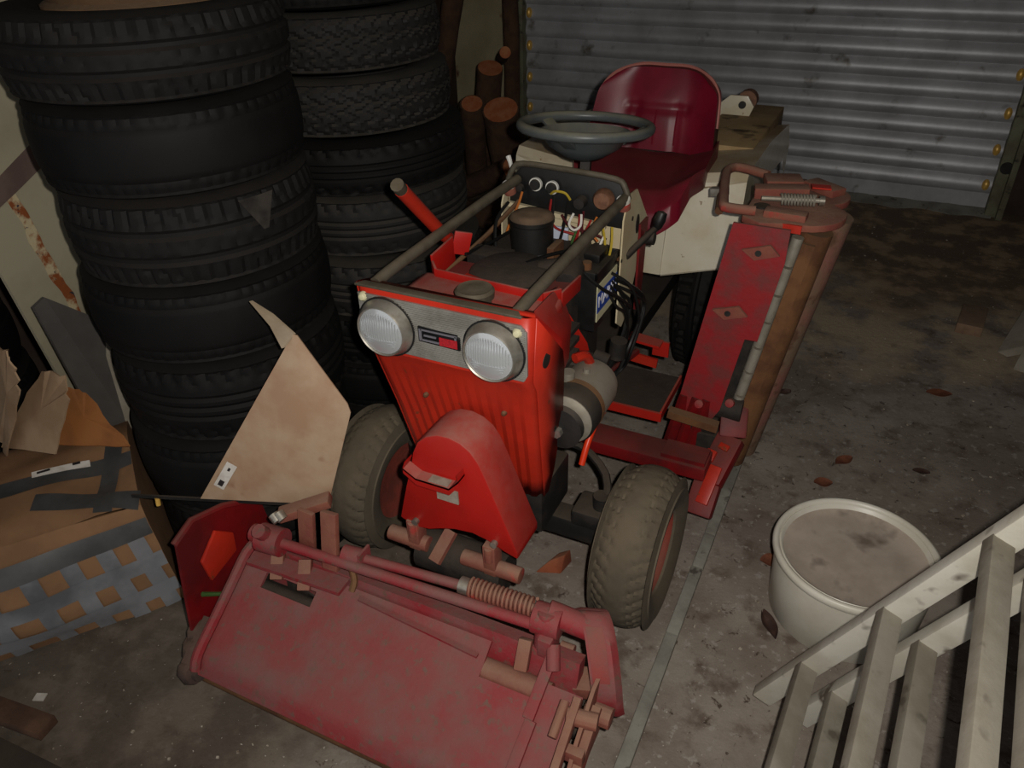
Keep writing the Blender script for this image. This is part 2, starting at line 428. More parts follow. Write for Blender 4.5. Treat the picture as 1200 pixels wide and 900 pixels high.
# ---- tyre maker (axis along local Z)
def tyre_geo(R, rb, wd, pattern, depth, nseg, crown=.012, shoulder=.022):
    b = B(); rows = []
    hw = wd/2
    side = [(rb, -hw*.62), (rb+.006, -hw*.80), (rb+.35*(R-rb), -hw*.99), (rb+.62*(R-rb), -hw*1.03), (R-shoulder*1.2, -hw*.98), (R-shoulder*.4, -hw*.90)]
    NT = 20
    for (r, z) in side: rows.append((r, z, None))
    for i in range(NT+1):
        u = -1+2*i/NT
        rows.append((R - crown*abs(u)**2.4, u*hw*.84, u))
    for (r, z) in side[::-1]: rows.append((r, -z, None))
    vs = []
    for (r, z, u) in rows:
        for k in range(nseg):
            t = k/nseg; rr = r
            if u is not None: rr -= depth*pattern(u, t)
            a = 2*PI*t; vs.append((rr*math.cos(a), rr*math.sin(a), z))
    m_ = len(rows); fs = []
    for j in range(m_-1):
        for k in range(nseg): fs.append((j*nseg+k, j*nseg+(k+1) % nseg, (j+1)*nseg+(k+1) % nseg, (j+1)*nseg+k))
    # inner liner closes the tyre into a solid ring
    inner = [(rb, hw*.62), (R-.03, hw*.55), (R-.024, 0), (R-.03, -hw*.55), (rb, -hw*.62)]
    k0 = len(vs)
    for (r, z) in inner:
        for k in range(nseg):
            a = 2*PI*k/nseg; vs.append((r*math.cos(a), r*math.sin(a), z))
    for j in range(len(inner)-1):
        for k in range(nseg): fs.append((k0+j*nseg+k, k0+j*nseg+(k+1) % nseg, k0+(j+1)*nseg+(k+1) % nseg, k0+(j+1)*nseg+k))
    b.add(vs, fs); return b
def fr(x): return x - math.floor(x)
def p_chev(u, t):
    g = 0
    q = fr(t*40 + abs(((u*1.5+10) % 1)-.5)*1.7)
    if q < .27: g = 1
    z = fr(u*1.5+.5 + .10*math.sin(t*2*PI*40))
    if z < .10: g = 1
    return g
def p_block(u, t):
    if abs(abs(u)-.36) < .06: return 1
    if abs(u) > .55 and fr(t*52 + .3*u) < .28: return .9
    if abs(u) < .3 and fr(t*52 + .6*u) < .16: return .5
    return 0
def p_worn(u, t):
    if abs(abs(u)-.25) < .05 or abs(abs(u)-.68) < .05: return .7
    if abs(u) > .75 and fr(t*60) < .3: return .6
    return 0
def p_rib(u, t):
    if abs(abs(u)-.30) < .06 or abs(u) < .05: return .9
    if abs(u) > .62 and fr(t*44+u) < .35: return .9
    return 0
def p_turf(u, t):
    if abs(u) < .34: return .15 if fr(t*34 + abs(u)) < .12 else 0
    return 1 if (fr(t*34 + abs(u)*.9*(1 if fr(t*17) < 2 else 1)) < .22 or abs(fr(u*3.0 + .35*abs(fr(t*34)-.5))-.5) < .06) else 0

def wheel(cx, cy, R, wd, rb, sgn, mt, steer=0.0, rimmat='rim_paint'):
    hub = V((cx, cy, R))
    W = Matrix.Translation(hub) @ Matrix.Rotation(steer, 4, 'Z') @ Matrix.Rotation(PI/2*sgn, 4, 'Y')
    me_b = tyre_geo(R, rb, wd, p_turf, .0048, 170, crown=.026, shoulder=.030)
    me_b.v = [W @ p for p in me_b.v]
    ty = me_b.build('wheel_tyre', mt, mower, smooth=30)
    hw = wd/2
    prof = [(.012, hw*.30), (.03, hw*.30), (.034, hw*.12), (rb*.62, hw*.10), (rb*.78, hw*.28), (rb*.90, hw*.62), (rb+.004, hw*.72), (rb+.004, -hw*.70), (rb*.8, -hw*.6), (.012, -hw*.5)]
    rb_ = B().lathe(prof, n=32); rb_.v = [W @ p for p in rb_.v]
    rim = rb_.build('wheel_rim', rimmat, mower)
    h = B().cyl((0, 0, hw*.25), (0, 0, hw*.62), .02, n=14); h.v = [W @ p for p in h.v]
    h.build('hub_cap', rimmat, rim)
wheel(-.352, 1.378, .203, .148, .105, 1, 'turf_rubber', 0.0)
wheel(-1.085, 1.345, .203, .148, .105, -1, 'turf_rubber', .0)
def rear(cx, sgn):
    W = Matrix.Translation(V((cx, 2.66, .30))) @ Matrix.Rotation(PI/2*sgn, 4, 'Y')
    t = tyre_geo(.30, .15, .20, p_block, .012, 150); t.v = [W @ p for p in t.v]
    t.build('rear_tyre', 'rubber', mower, smooth=30)
    r = B().lathe([(.02, .06), (.05, .05), (.09, .02), (.13, .05), (.154, .07), (.154, -.07), (.02, -.05)], n=30); r.v = [W @ p for p in r.v]
    r.build('rear_rim', 'rim_paint', mower)
rear(-.47, 1); rear(-.98, -1)

# ---- front cowl with fluted lower face
def hood():
    b = B()
    N = 30
    levels = [(.920, 1.132, .198), (.775, 1.134, .190), (.745, 1.150, .190), (.60, 1.190, .178), (.45, 1.226, .168), (.385, 1.246, .160)]
    vs = []
    for li, (z, y, hw_) in enumerate(levels):
        for i in range(N+1):
            u = -1+2*i/N
            yy = y
            if li >= 3 or (li == 2): yy += .0035*(i % 2) if abs(u) < .93 else 0
            yy += .012*max(0, abs(u)-.9)/.1
            vs.append((MX + u*hw_, yy, z))
    fs = []
    for j in range(len(levels)-1):
        for i in range(N): fs.append((j*(N+1)+i, j*(N+1)+i+1, (j+1)*(N+1)+i+1, (j+1)*(N+1)+i))
    b.add(vs, fs)
    for s in (-1, 1):
        e = N if s > 0 else 0
        front = [V(vs[j*(N+1)+e]) for j in range(len(levels))]
        back = [V((MX+s*.186, 1.150, .918)), V((MX+s*.196, 1.275, .782)), V((MX+s*.196, 1.285, .74)), V((MX+s*.188, 1.30, .61)), V((MX+s*.172, 1.29, .45)), V((MX+s*.162, 1.28, .385))]
        n_ = len(front)
        b.add(front+back, [(i, i+1, n_+i+1, n_+i) for i in range(n_-1)])
    # top lip
    b.add([(MX-.198, 1.144, .920), (MX+.198, 1.144, .920), (MX+.186, 1.165, .918), (MX-.186, 1.165, .918)], [(0, 1, 2, 3)])
    o = b.build('front_cowl', 'red_front', mower, smooth=25)
    md = o.modifiers.new('thickness', 'SOLIDIFY'); md.thickness = .004; md.offset = -1
    return o
cowl = hood()
B().cyl((MX+.1955, 1.196, .802), (MX+.1985, 1.196, .802), .0175, n=20).build('side_hole', 'black_metal', cowl)
for (x, z) in ((-.80, .66), (-.61, .665), (-.90, .785), (-.55, .79)):
    y = 1.134 if z > .75 else 1.168
    B().lathe([(.006, .006), (.006, .001), (.004, -.003), (.001, -.004)], (x, y, z), (0, 1, 0), n=10).build('screw', 'rust_brown', cowl)
# ---- grille, lamps, badge
gr = B().prism([(MX-.188, 1.131, .786), (MX+.180, 1.131, .786), (MX+.188, 1.131, .80), (MX+.188, 1.131, .895), (MX+.175, 1.131, .908), (MX-.188, 1.131, .908)], (0, -.004, 0)).build('grille_panel', 'silver_grille', mower)
# fine pressed ribs of the grille, joined: too fine to pick apart
gb = B()
z = .792
while z < .905:
    gb.box((MX, 1.1262, z), (.368, .0024, .0022)); z += .0046
gb.build('grille_ribs', 'silver_grille', gr, kind='stuff', smooth=0)
for (hx, hz) in ((-.847, .842), (-.603, .842)):
    hd = B().lathe([(.064, .012), (.064, .0), (.063, -.004), (.060, -.010), (.0555, -.024), (.0535, -.027), (.051, -.025), (.050, -.018), (.02, -.016)], (hx, 1.126, hz), (0, 1, 0), n=40).build('headlamp', 'chrome', mower)
    B().lathe([(.062, .002), (.0665, .002), (.0665, -.003), (.062, -.003)], (hx, 1.126, hz), (0, 1, 0), n=40, closed=True).build('lamp_seal', 'black_plastic', hd)
    def ln(u, v):
        a = 2*PI*u; r = .0505*v
        return V((hx + r*math.cos(a), 1.126-.0235-.009*(1-v*v), hz + r*math.sin(a)))
    lens = B().grid(ln, 32, 6).build('lamp_lens', 'lens', hd)
    q = B()
    for i in range(-8, 9):
        x = i*.0055; h_ = math.sqrt(max(0, .048**2 - x*x))
        if h_ > .006: q.box((hx+x, 1.126-.0243-.009*(1-(x/.0505)**2)*.8, hz+h_*.25), (.0014, .0022, h_*1.25))
    for i in range(4):
        zz = hz-.016-.006*i; h_ = math.sqrt(max(0, .048**2-(zz-hz)**2)); q.box((hx, 1.126-.0305+.0020*i, zz), (h_*1.6, .003, .002))
    q.build('lens_flutes', 'lens', lens, smooth=0, kind='stuff')
for (x, z) in ((-.898, .900), (-.553, .892)):
    B().lathe([(.010, .004), (.010, -.003), (.006, -.008), (.001, -.009)], (x, 1.128, z), (0, 1, 0), n=12).build('marker_stud', 'cream_label', gr)
bd = B().prism([(-.770, 1.127, .862), (-.682, 1.127, .858), (-.676, 1.127, .852), (-.676, 1.127, .826), (-.770, 1.127, .829)], (0, -.006, 0)).build('badge', 'black_badge', mower, bevel=.001)
q = B(); y0 = 1.1205
q.box((-.764, y0, .845), (.006, .002, .026)).box((-.722, y0, .8565), (.082, .002, .0035)).box((-.684, y0, .853), (.004, .002, .008))
q.box((-.742, y0, .845), (.028, .002, .004)).box((-.742, y0, .834), (.040, .002, .004))
q.build('badge_letters', 'badge_silver', bd, smooth=0)
B().box((-.701, y0, .839), (.040, .002, .018)).build('badge_block', 'badge_red', bd)

# ---- drive guard on the front
gp = [(-.827, .387), (-.801, .485), (-.781, .552), (-.772, .590), (-.757, .622), (-.735, .643), (-.708, .655), (-.68, .657), (-.654, .650), (-.632, .635), (-.616, .612), (-.602, .580), (-.581, .525), (-.532, .395), (-.532, .376),
      (-.565, .386), (-.60, .402), (-.64, .410), (-.685, .404), (-.72, .392), (-.752, .378), (-.79, .372)]
guard = B().prism([(x, 1.058, z) for x, z in gp], (0, .105, 0)).build('drive_guard', 'red_guard', mower, bevel=.004, smooth=35)
h = B()
hp = [(-.775, .585), (-.782, .566), (-.752, .548), (-.672, .548), (-.648, .575), (-.650, .590)]
def yv(x, z): return (x, 1.058, z)
for i in range(len(hp)-1):
    a, c = hp[i], hp[i+1]
    h.add([(a[0], 1.058, a[1]), (c[0], 1.058, c[1]), (c[0], 1.030, c[1]), (a[0], 1.030, a[1]), (a[0], 1.058, a[1]-.005), (c[0], 1.058, c[1]-.005), (c[0], 1.030, c[1]-.005), (a[0], 1.030, a[1]-.005)],
          [(0, 1, 2, 3), (4, 7, 6, 5), (0, 4, 5, 1), (1, 5, 6, 2), (2, 6, 7, 3), (3, 7, 4, 0)])
h.add([(-.782, 1.03, .566), (-.752, 1.03, .548), (-.672, 1.03, .548), (-.648, 1.03, .575), (-.648, 1.03, .560), (-.672, 1.03, .530), (-.752, 1.03, .530), (-.782, 1.03, .552)], [(0, 1, 6, 7), (1, 2, 5, 6), (2, 3, 4, 5)])
hh = h.build('pull_lip', 'red_guard', guard, smooth=20)
B().box((-.700, 1.043, .5495), (.046, .020, .0025)).build('worn_sticker', 'sticker_grey', hh)
B().box((-.693, 1.0565, .502), (.052, .004, .034)).build('maker_plate', 'sticker_grey', guard)
for (x, z) in ((-.783, .394), (-.585, .405)):
    B().cyl((x, 1.058, z), (x, 1.048, z), .008, n=10).build('bolt', 'chrome', guard)

# ---- top tube frame
B().tube([(-.845, 1.745, .955), (-.858, 1.60, .948), (-.880, 1.25, .928), (-.886, 1.158, .918)], .0125, 12, smooth=4).build('hood_frame_tube', 'steel_tube', mower)
B().tube([(-.553, 1.735, .948), (-.558, 1.55, .940), (-.564, 1.25, .926), (-.566, 1.158, .918)], .0125, 12, smooth=4).build('hood_frame_tube', 'steel_tube', mower)
B().prism([(-.918, 1.130, .9195), (-.545, 1.130, .9195), (-.560, 1.150, .9195), (-.905, 1.150, .9195)], (0, 0, .006)).build('cowl_top_strip', 'steel_tube', cowl, bevel=.002)

# ---- fuel tank with cap
def rbox(b, x0, x1, y0, y1, z0, z1): return b.box(((x0+x1)/2, (y0+y1)/2, (z0+z1)/2), (x1-x0, y1-y0, z1-z0))
tank = rbox(B(), -.885, -.545, 1.158, 1.345, .74, .872).build('fuel_tank', 'red_guard', mower, bevel=.022, smooth=60)
B().lathe([(.034, .0), (.034, .020), (.040, .022), (.041, .036), (.036, .042), (.030, .040), (.016, .043), (.001, .043)], (-.700, 1.235, .866), (0, 0, 1), n=32).build('fuel_cap', 'steel_tube', tank)
B().cyl((-.70, 1.235, .860), (-.70, 1.235, .878), .033, n=24).build('filler_neck', 'red_front', tank)
# right cheek bulging beside the tank
B().loft([V((-.545, 1.17, .915)), V((-.528, 1.28, .80)), V((-.535, 1.31, .70)), V((-.56, 1.31, .70)), V((-.57, 1.17, .86))],
         [V((-.565, 1.36, .885)), V((-.540, 1.37, .80)), V((-.545, 1.37, .70)), V((-.58, 1.37, .70)), V((-.60, 1.36, .86))]).build('side_cheek', 'red_guard', mower, bevel=.008, smooth=50)

# ---- engine shroud tray, engine, filter
tr = B()
tr.bar((-.842, 1.318, .868), (-.578, 1.300, .868), .006, .044).bar((-.578, 1.300, .868), (-.552, 1.335, .868), .006, .044).bar((-.552, 1.335, .862), (-.552, 1.44, .856), .006, .036)
tr.bar((-.842, 1.318, .868), (-.866, 1.345, .872), .006, .046).bar((-.866, 1.345, .876), (-.866, 1.44, .884), .006, .062).bar((-.866, 1.44, .90), (-.835, 1.465, .89), .008, .055)
shroud = tr.build('engine_shroud', 'red_guard', mower, bevel=.002)
rbox(B(), -.860, -.558, 1.31, 1.46, .838, .846).build('shroud_floor', 'red_dark', shroud)
B().lathe([(.095, 0), (.095, .012), (.08, .022), (.03, .026), (.001, .026)], (-.715, 1.435, .846), n=30).build('flywheel_cover', 'engine_dark', mower)
B().loft([V((-.80, 1.335, .846)), V((-.66, 1.325, .846)), V((-.65, 1.355, .848)), V((-.80, 1.375, .85))], [V((-.79, 1.345, .872)), V((-.70, 1.335, .862)), V((-.69, 1.35, .858)), V((-.79, 1.365, .870))]).build('shroud_wedge', 'red_front', shroud, bevel=.004)
q = B().cyl((-.66, 1.47, .84), (-.60, 1.49, .85), .035, n=14).cyl((-.585, 1.45, .84), (-.600, 1.52, .85), .028, n=12); q.build('carburettor', 'engine_dark', mower, bevel=.004)
B().box((-.80, 1.50, .845), (.10, .06, .04)).build('exhaust_box', 'engine_dark', mower, bevel=.004)
eng = rbox(B(), -.86, -.60, 1.32, 1.72, .40, .83).build('engine_block', 'engine_dark', mower, bevel=.02)
for i in range(7):
    rbox(B(), -.600, -.572, 1.34, 1.50, .50+.035*i, .512+.035*i).build('cooling_fin', 'engine_dark', eng)
af = B().lathe([(.052, 0), (.052, .135), (.055, .138), (.055, .148), (.048, .156), (.03, .160), (.001, .161)], (-.748, 1.62, .765), n=32).build('air_filter', 'filter_black', mower)
q = B().grid(lambda u, v: V((-.748 + .0532*math.cos(-1.30+.75*u), 1.62 + .0532*math.sin(-1.30+.75*u), .805 + .030*v)), 8, 1)
lb = q.build('filter_label', 'tape_dark', af)
q = B()
for i in range(5):
    a = -1.23 + .14*i
    q.box((-.748+.0536*math.cos(a), 1.62+.0536*math.sin(a), .820), (.0028, .0012, .018), rotz(a+PI/2))
q.build('label_print', 'white_print', lb, smooth=0)
rbox(B(), -.690, -.672, 1.575, 1.64, .76, .860).build('filter_bracket', 'rust_brown', mower, bevel=.002)
B().cyl((-.70, 1.53, .80), (-.665, 1.53, .80), .03, n=16).build('rubber_elbow', 'black_plastic', mower)
rbox(B(), -.745, -.690, 1.708, 1.714, .790, .860).build('pale_card', 'light_blue', mower)
# ---- battery
bat = rbox(B(), -.668, -.556, 1.555, 1.705, .670, .820).build('battery', 'black_plastic', mower, bevel=.005)
q = B()
for (x0, x1, y0, y1) in ((-.672, -.552, 1.551, 1.558), (-.672, -.552, 1.702, 1.709), (-.672, -.665, 1.551, 1.709), (-.559, -.552, 1.551, 1.709)): rbox(q, x0, x1, y0, y1, .808, .827)
q.build('battery_rim', 'black_plastic', bat, bevel=.002)
rbox(B(), -.662, -.622, 1.572, 1.70, .820, .840).build('battery_cover', 'steel_tube', bat, bevel=.004)
rbox(B(), -.614, -.572, 1.62, 1.695, .820, .842).build('cell_cap', 'black_plastic', bat, bevel=.006)
B().cyl((-.590, 1.585, .820), (-.590, 1.585, .838), .011, n=12).build('terminal', 'rust_brown', bat)
B().cyl((-.640, 1.575, .835), (-.640, 1.575, .856), .013, n=12).build('terminal', 'black_metal', bat)
lbp = rbox(B(), -.5558, -.5535, 1.562, 1.70, .695, .790).build('battery_label', 'cream_label', bat)
bl = rbox(B(), -.5538, -.5525, 1.562, 1.70, .718, .770).build('label_band', 'blue_label', lbp)
text_part('label_lettering', 'MARIN', 'white_print', lbp, (-.5520, 1.631, .744), (0, 1, 0), (0, 0, 1), .030)
B().loft([V((-.66, 1.50, .74)), V((-.60, 1.50, .74)), V((-.60, 1.53, .70)), V((-.66, 1.53, .70))], [V((-.64, 1.52, .64)), V((-.56, 1.52, .66)), V((-.56, 1.54, .62)), V((-.64, 1.54, .60))]).build('battery_tray_arm', 'red_paint', mower)
# ---- starter dynamo
sd = B().lathe([(.02, -.02), (.036, -.02), (.062, -.005), (.066, .02), (.066, .15), (.060, .175), (.03, .185), (.001, .185)], (-.535, 1.335, .565), (0, 1, .0), n=32).build('starter_dynamo', 'alu_body', mower)
B().lathe([(.014, -.050), (.020, -.050), (.052, -.044), (.044, -.034), (.052, -.024), (.03, -.02), (.014, -.02)], (-.535, 1.335, .565), (0, 1, 0), n=28).build('pulley', 'black_metal', sd)
B().lathe([(.030, -.012), (.060, -.006), (.0675, .004), (.0675, .050)], (-.535, 1.335, .565), (0, 1, 0), n=32).build('end_shield', 'black_metal', sd)
B().lathe([(.0682, .050), (.0682, .066)], (-.535, 1.335, .565), (0, 1, 0), n=32).build('end_band', 'rust_brown', sd)
B().cyl((-.535, 1.285, .565), (-.535, 1.270, .565), .012, n=6).build('pulley_nut', 'chrome', sd)
B().cyl((-.56, 1.40, .625), (-.56, 1.40, .648), .016, n=14).cyl((-.53, 1.44, .628), (-.53, 1.44, .640), .008, n=10).build('dynamo_terminal', 'alu_body', sd)
rbox(B(), -.545, -.535, 1.265, 1.275, .575, .66).build('side_tab', 'black_metal', cowl)
# ---- red lever on the left
lv = B().tube([(-.905, 1.545, .835), (-.892, 1.43, .925), (-.880, 1.275, 1.075)], .0155, 12).build('lift_lever', 'red_front', mower)
B().cyl((-.880, 1.275, 1.075), (-.877, 1.258, 1.091), .0145, n=12).build('lever_tip', 'steel_tube', lv)
B().tube([(-.90, 1.27, .80), (-.86, 1.60, .86), (-.84, 1.74, .90)], .006, 8).build('control_rod', 'rust_brown', mower)
# ---- dashboard
def side_plate(x, s):
    po = [(1.69, .63), (1.705, .90), (1.735, .955), (1.80, .950), (1.91, .835), (1.905, .80), (1.84, .74), (1.77, .62), (1.73, .60)]
    return B().prism([(x, y, z) for y, z in po], (.004*s, 0, 0)).build('dash_side', 'cream_paint', mower)
ds_r = side_plate(-.548, 1); ds_l = side_plate(-.870, -1)
for (y, z, r, rz) in ((1.815, .855, .014, .026), (1.77, .885, .006, .006), (1.80, .79, .006, .006), (1.70, .80, .005, .005)):
    B().prism([(-.5438, y+r*math.cos(t*PI/8), z+rz*math.sin(t*PI/8)) for t in range(16)], (.0012, 0, 0)).build('dash_hole', 'black_metal', ds_r)
dp = B().prism([(-.868, 1.742, .875), (-.548, 1.742, .865), (-.548, 1.75, .945), (-.580, 1.755, .985), (-.830, 1.755, .992), (-.868, 1.75, .955)], (0, .012, 0)).build('dash_panel', 'black_plastic', mower, bevel=.002)
B().tube([(-.868, 1.735, .950), (-.852, 1.735, .985), (-.825, 1.737, 1.000), (-.70, 1.737, .998), (-.58, 1.737, .990), (-.556, 1.735, .972), (-.546, 1.735, .945)], .0075, 10, smooth=3).build('dash_bezel', 'steel_tube', dp)
B().bar((-.866, 1.735, .892), (-.60, 1.735, .868), .012, .012).build('dash_strip', 'cream_paint', dp)
B().bar((-.868, 1.765, .845), (-.55, 1.765, .83), .006, .070).build('dash_cross_plate', 'cream_paint', mower)
B().bar((-.868, 1.755, .800), (-.55, 1.755, .785), .010, .022).build('dash_lower_strip', 'rust_brown', mower)
for (x, z) in ((-.790, .952), (-.745, .949)):
    k_ = B().lathe([(.001, -.014), (.013, -.013), (.015, 0), (.015, .006)], (x, 1.738, z), (0, 1, 0), n=18).build('panel_switch', 'black_metal', dp)
    B().lathe([(.012, .0), (.017, .0), (.017, .008), (.012, .008)], (x, 1.732, z), (0, 1, 0), n=20, closed=True).build('switch_ring', 'white_plastic', k_)
B().lathe([(.001, -.02), (.020, -.018), (.026, -.008), (.026, .006)], (-.608, 1.735, .938), (0, 1, 0), n=22).build('gauge_back', 'gauge_brown', dp)
B().lathe([(.001, -.025), (.014, -.024), (.016, 0)], (-.665, 1.735, .925), (0, 1, 0), n=16).build('ignition_switch', 'black_metal', dp)
B().lathe([(.001, -.012), (.009, -.011), (.011, 0)], (-.832, 1.735, .938), (0, 1, 0), n=14).build('panel_knob', 'black_metal', dp)
for (x, z) in ((-.858, .925), (-.553, .925)):
    kb = B().lathe([(.016, .0), (.016, .022), (.013, .026), (.001, .026)], (x, 1.728, z), (0, -.4, 1), n=16).build('frame_socket', 'rusty_red', mower)
    B().lathe([(.0165, .02), (.0165, .028), (.001, .029)], (x, 1.728, z), (0, -.4, 1), n=16).build('socket_cap', 'white_plastic', kb)
B().tube([(-.872, 1.77, .965), (-.885, 1.785, .985), (-.892, 1.79, .996)], [.004, .006, .007], 8).build('choke_knob', 'white_plastic', mower)
# loose wires under the panel
WR = [('wire_black', [(-.74, 1.735, .93), (-.735, 1.71, .87), (-.74, 1.69, .80), (-.72, 1.66, .76)]),
      ('wire_black', [(-.70, 1.735, .92), (-.70, 1.70, .86), (-.71, 1.68, .80)]),
      ('wire_red', [(-.745, 1.732, .92), (-.742, 1.715, .89), (-.72, 1.70, .86), (-.66, 1.70, .85)]),
      ('wire_red', [(-.66, 1.71, .90), (-.655, 1.69, .86), (-.665, 1.68, .82), (-.64, 1.66, .80)]),
      ('wire_red', [(-.63, 1.71, .89), (-.64, 1.69, .85), (-.625, 1.675, .82)]),
      ('wire_maroon', [(-.71, 1.715, .89), (-.68, 1.70, .87), (-.62, 1.70, .86), (-.585, 1.70, .85)]),
      ('wire_maroon', [(-.65, 1.71, .91), (-.645, 1.69, .87), (-.63, 1.68, .84)]),
      ('wire_yellow', [(-.742, 1.722, .938), (-.725, 1.712, .95), (-.70, 1.712, .948), (-.69, 1.72, .93)]),
      ('wire_yellow', [(-.60, 1.71, .88), (-.585, 1.69, .85), (-.58, 1.68, .81)]),
      ('wire_yellow', [(-.575, 1.71, .88), (-.568, 1.69, .84), (-.57, 1.67, .80)]),
      ('wire_white', [(-.672, 1.70, .905), (-.680, 1.69, .88), (-.665, 1.685, .868), (-.650, 1.69, .88), (-.652, 1.70, .905)]),
      ('wire_white', [(-.59, 1.70, .86), (-.595, 1.685, .84), (-.585, 1.68, .825)]),
      ('wire_orange', [(-.615, 1.71, .90), (-.62, 1.69, .87), (-.60, 1.68, .85)]),
      ('wire_orange', [(-.825, 1.73, .93), (-.83, 1.715, .90), (-.845, 1.70, .86), (-.85, 1.68, .83)]),
      ('wire_green', [(-.665, 1.70, .86), (-.67, 1.685, .83), (-.66, 1.675, .82)]),
      ('wire_black', [(-.795, 1.73, .885), (-.81, 1.70, .86), (-.83, 1.55, .86), (-.84, 1.45, .87)]),
      ('wire_black', [(-.62, 1.60, .86), (-.66, 1.52, .87), (-.69, 1.46, .87)]),
      ('wire_black', [(-.80, 1.60, .95), (-.83, 1.59, .90), (-.83, 1.58, .82)]),
      ('wire_black', [(-.60, 1.555, .855), (-.585, 1.545, .83), (-.545, 1.56, .79), (-.515, 1.62, .74), (-.50, 1.66, .70)])]
for mname, pts in WR:
    B().tube(pts, .0042 if mname == 'wire_black' else .0032, 6, smooth=5).build('wire', mname, mower)
# cable bundle on the right below the dash
for i in range(7):
    dx, dy, dz = random.uniform(-.02, .02), random.uniform(-.04, .04), random.uniform(-.03, .03)
    B().tube([(-.552, 1.66+dy*.5, .76+dz), (-.522+dx, 1.69+dy, .72+dz), (-.508+dx, 1.72+dy, .66), (-.515+dx, 1.70-dy, .58+dz), (-.54+dx, 1.66+dy, .50), (-.57, 1.62, .46)], random.choice((.003, .004, .005)), 7, smooth=5).build('cable', 'wire_black', mower)
B().cyl((-.53, 1.66, .55), (-.525, 1.66, .60), .022, n=14).build('solenoid', 'engine_dark', mower)
q = B().cyl((-.60, 1.50, .60), (-.55, 1.52, .60), .035, n=14).box((-.585, 1.56, .54), (.05, .10, .08)).box((-.60, 1.64, .48), (.05, .12, .05)).cyl((-.57, 1.60, .58), (-.53, 1.60, .57), .018, n=12); q.build('governor_linkage', 'engine_dark', mower, bevel=.004)
q = B().tube([(-.56, 1.44, .66), (-.545, 1.47, .655), (-.54, 1.49, .62), (-.55, 1.49, .585)], .012, 8, smooth=3); q.build('red_clip', 'red_front', mower)
gl = B().tube([(-.545, 1.74, .795), (-.522, 1.80, .82), (-.505, 1.85, .835)], .009, 10, smooth=3).build('gear_lever', 'black_metal', mower)
B().lathe([(.006, 0), (.013, .01), (.016, .03), (.013, .048), (.001, .052)], (-.505, 1.85, .830), (.25, .25, 1), n=16).build('lever_grip', 'black_plastic', gl)
B().cyl((-.525, 1.83, .815), (-.500, 1.83, .815), .016, n=14).build('lever_pivot', 'black_metal', gl)
B().prism([(-.535, 1.80, .86), (-.535, 1.86, .86), (-.535, 1.84, .62), (-.535, 1.80, .62)], (.006, 0, 0)).build('lever_plate', 'red_dark', mower)
B().bar((-.72, 1.86, .72), (-.735, 1.945, .975), .026, .026).build('steering_column', 'black_metal', mower)
# ---- steering wheel
SWC = V((-.735, 1.93, 1.052)); tilt = Matrix.Rotation(-.10, 3, 'X')
def swp(x, y, z): return SWC + tilt @ V((x, y, z))
q = B(); q.tube([swp(.168*math.cos(2*PI*i/40), .168*math.sin(2*PI*i/40), 0) for i in range(40)], .0135, 12, closed=True)
sw = q.build('steering_wheel', 'grey_plastic', mower)
q = B().lathe([(.122, -.012), (.118, -.014), (.095, -.050), (.055, -.075), (.03, -.085), (.001, -.085), (.001, -.078), (.05, -.068), (.09, -.043), (.114, -.010)], n=40, closed=True)
q.v = [swp(*p) for p in q.v]; q.build('hub_bowl', 'grey_plastic', sw)
for a in (-PI/2, PI*.15, PI*.85):
    c_, s_ = math.cos(a), math.sin(a)
    B().bar(swp(.06*c_, .06*s_, -.058), swp(.165*c_, .165*s_, -.002), .034, .010).build('spoke', 'grey_plastic', sw, bevel=.003)
# ---- seat
SX = -.690
def seat_back(u, v):
    s = 2*u-1; hw_ = (.205 - .022*v)*(1 - .16*max(0, (v-.66)/.34)**3.2)
    x = SX + s*hw_
    z = .865 + .232*v - .030*abs(s)**5*v**3
    y = 2.40 + .075*v - .070*max(0, abs(s)-.45)**1.6*2.2*(1-.25*v) - .012*math.exp(-((s)/.5)**2)*math.sin(PI*v)
    y += .006*math.exp(-((abs(s)-.33)/.05)**2)*(1 if v < .5 else math.exp(-((v-.5)/.1)**2)) + .008*math.exp(-((v-.52)/.05)**2)*(1 if abs(s) < .55 else 0)
    return V((x, y, z))
sb = B().grid(seat_back, 40, 26, (0, .055, 0)).build('seat_backrest', 'seat_vinyl', mower, smooth=60)
pip = [seat_back(0, .35), seat_back(0, .7), seat_back(.01, .92), seat_back(.06, 1), seat_back(.25, 1), seat_back(.5, 1), seat_back(.75, 1), seat_back(.94, 1), seat_back(.99, .92), seat_back(1, .7), seat_back(1, .35)]
B().tube([p+V((0, .028, .004)) for p in pip], .005, 6, smooth=3).build('seat_piping', 'seat_piping', sb)
for s in (-.33, 0, .33):
    B().tube([seat_back(.5+s/2, .08)+V((0, -.003, 0)), seat_back(.5+s/2, .3)+V((0, -.004, 0)), seat_back(.5+s/2, .50)+V((0, -.002, 0))], .003, 6, smooth=2).build('seam', 'seat_vinyl', sb)
def seat_cush(u, v):
    s = 2*u-1
    hw_ = .205 - .045*max(0, .35-v)/.35*abs(s)
    x = SX + .02*(1-v) + s*hw_
    y = 2.065 + .36*v + .035*abs(s)**3*(1-v)
    z = .835 + .030*v + .045*max(0, abs(s)-.5)**1.3*2.4 - .05*max(0, .16-v)/.16 - .012*math.exp(-((s)/.5)**2)
    return V((x, y, z))
sc = B().grid(seat_cush, 40, 26, (0, 0, -.065)).build('seat_cushion', 'seat_vinyl', mower, smooth=60)
rbox(B(), SX-.11, SX+.11, 2.12, 2.40, .74, .785).build('seat_base', 'black_metal', mower)
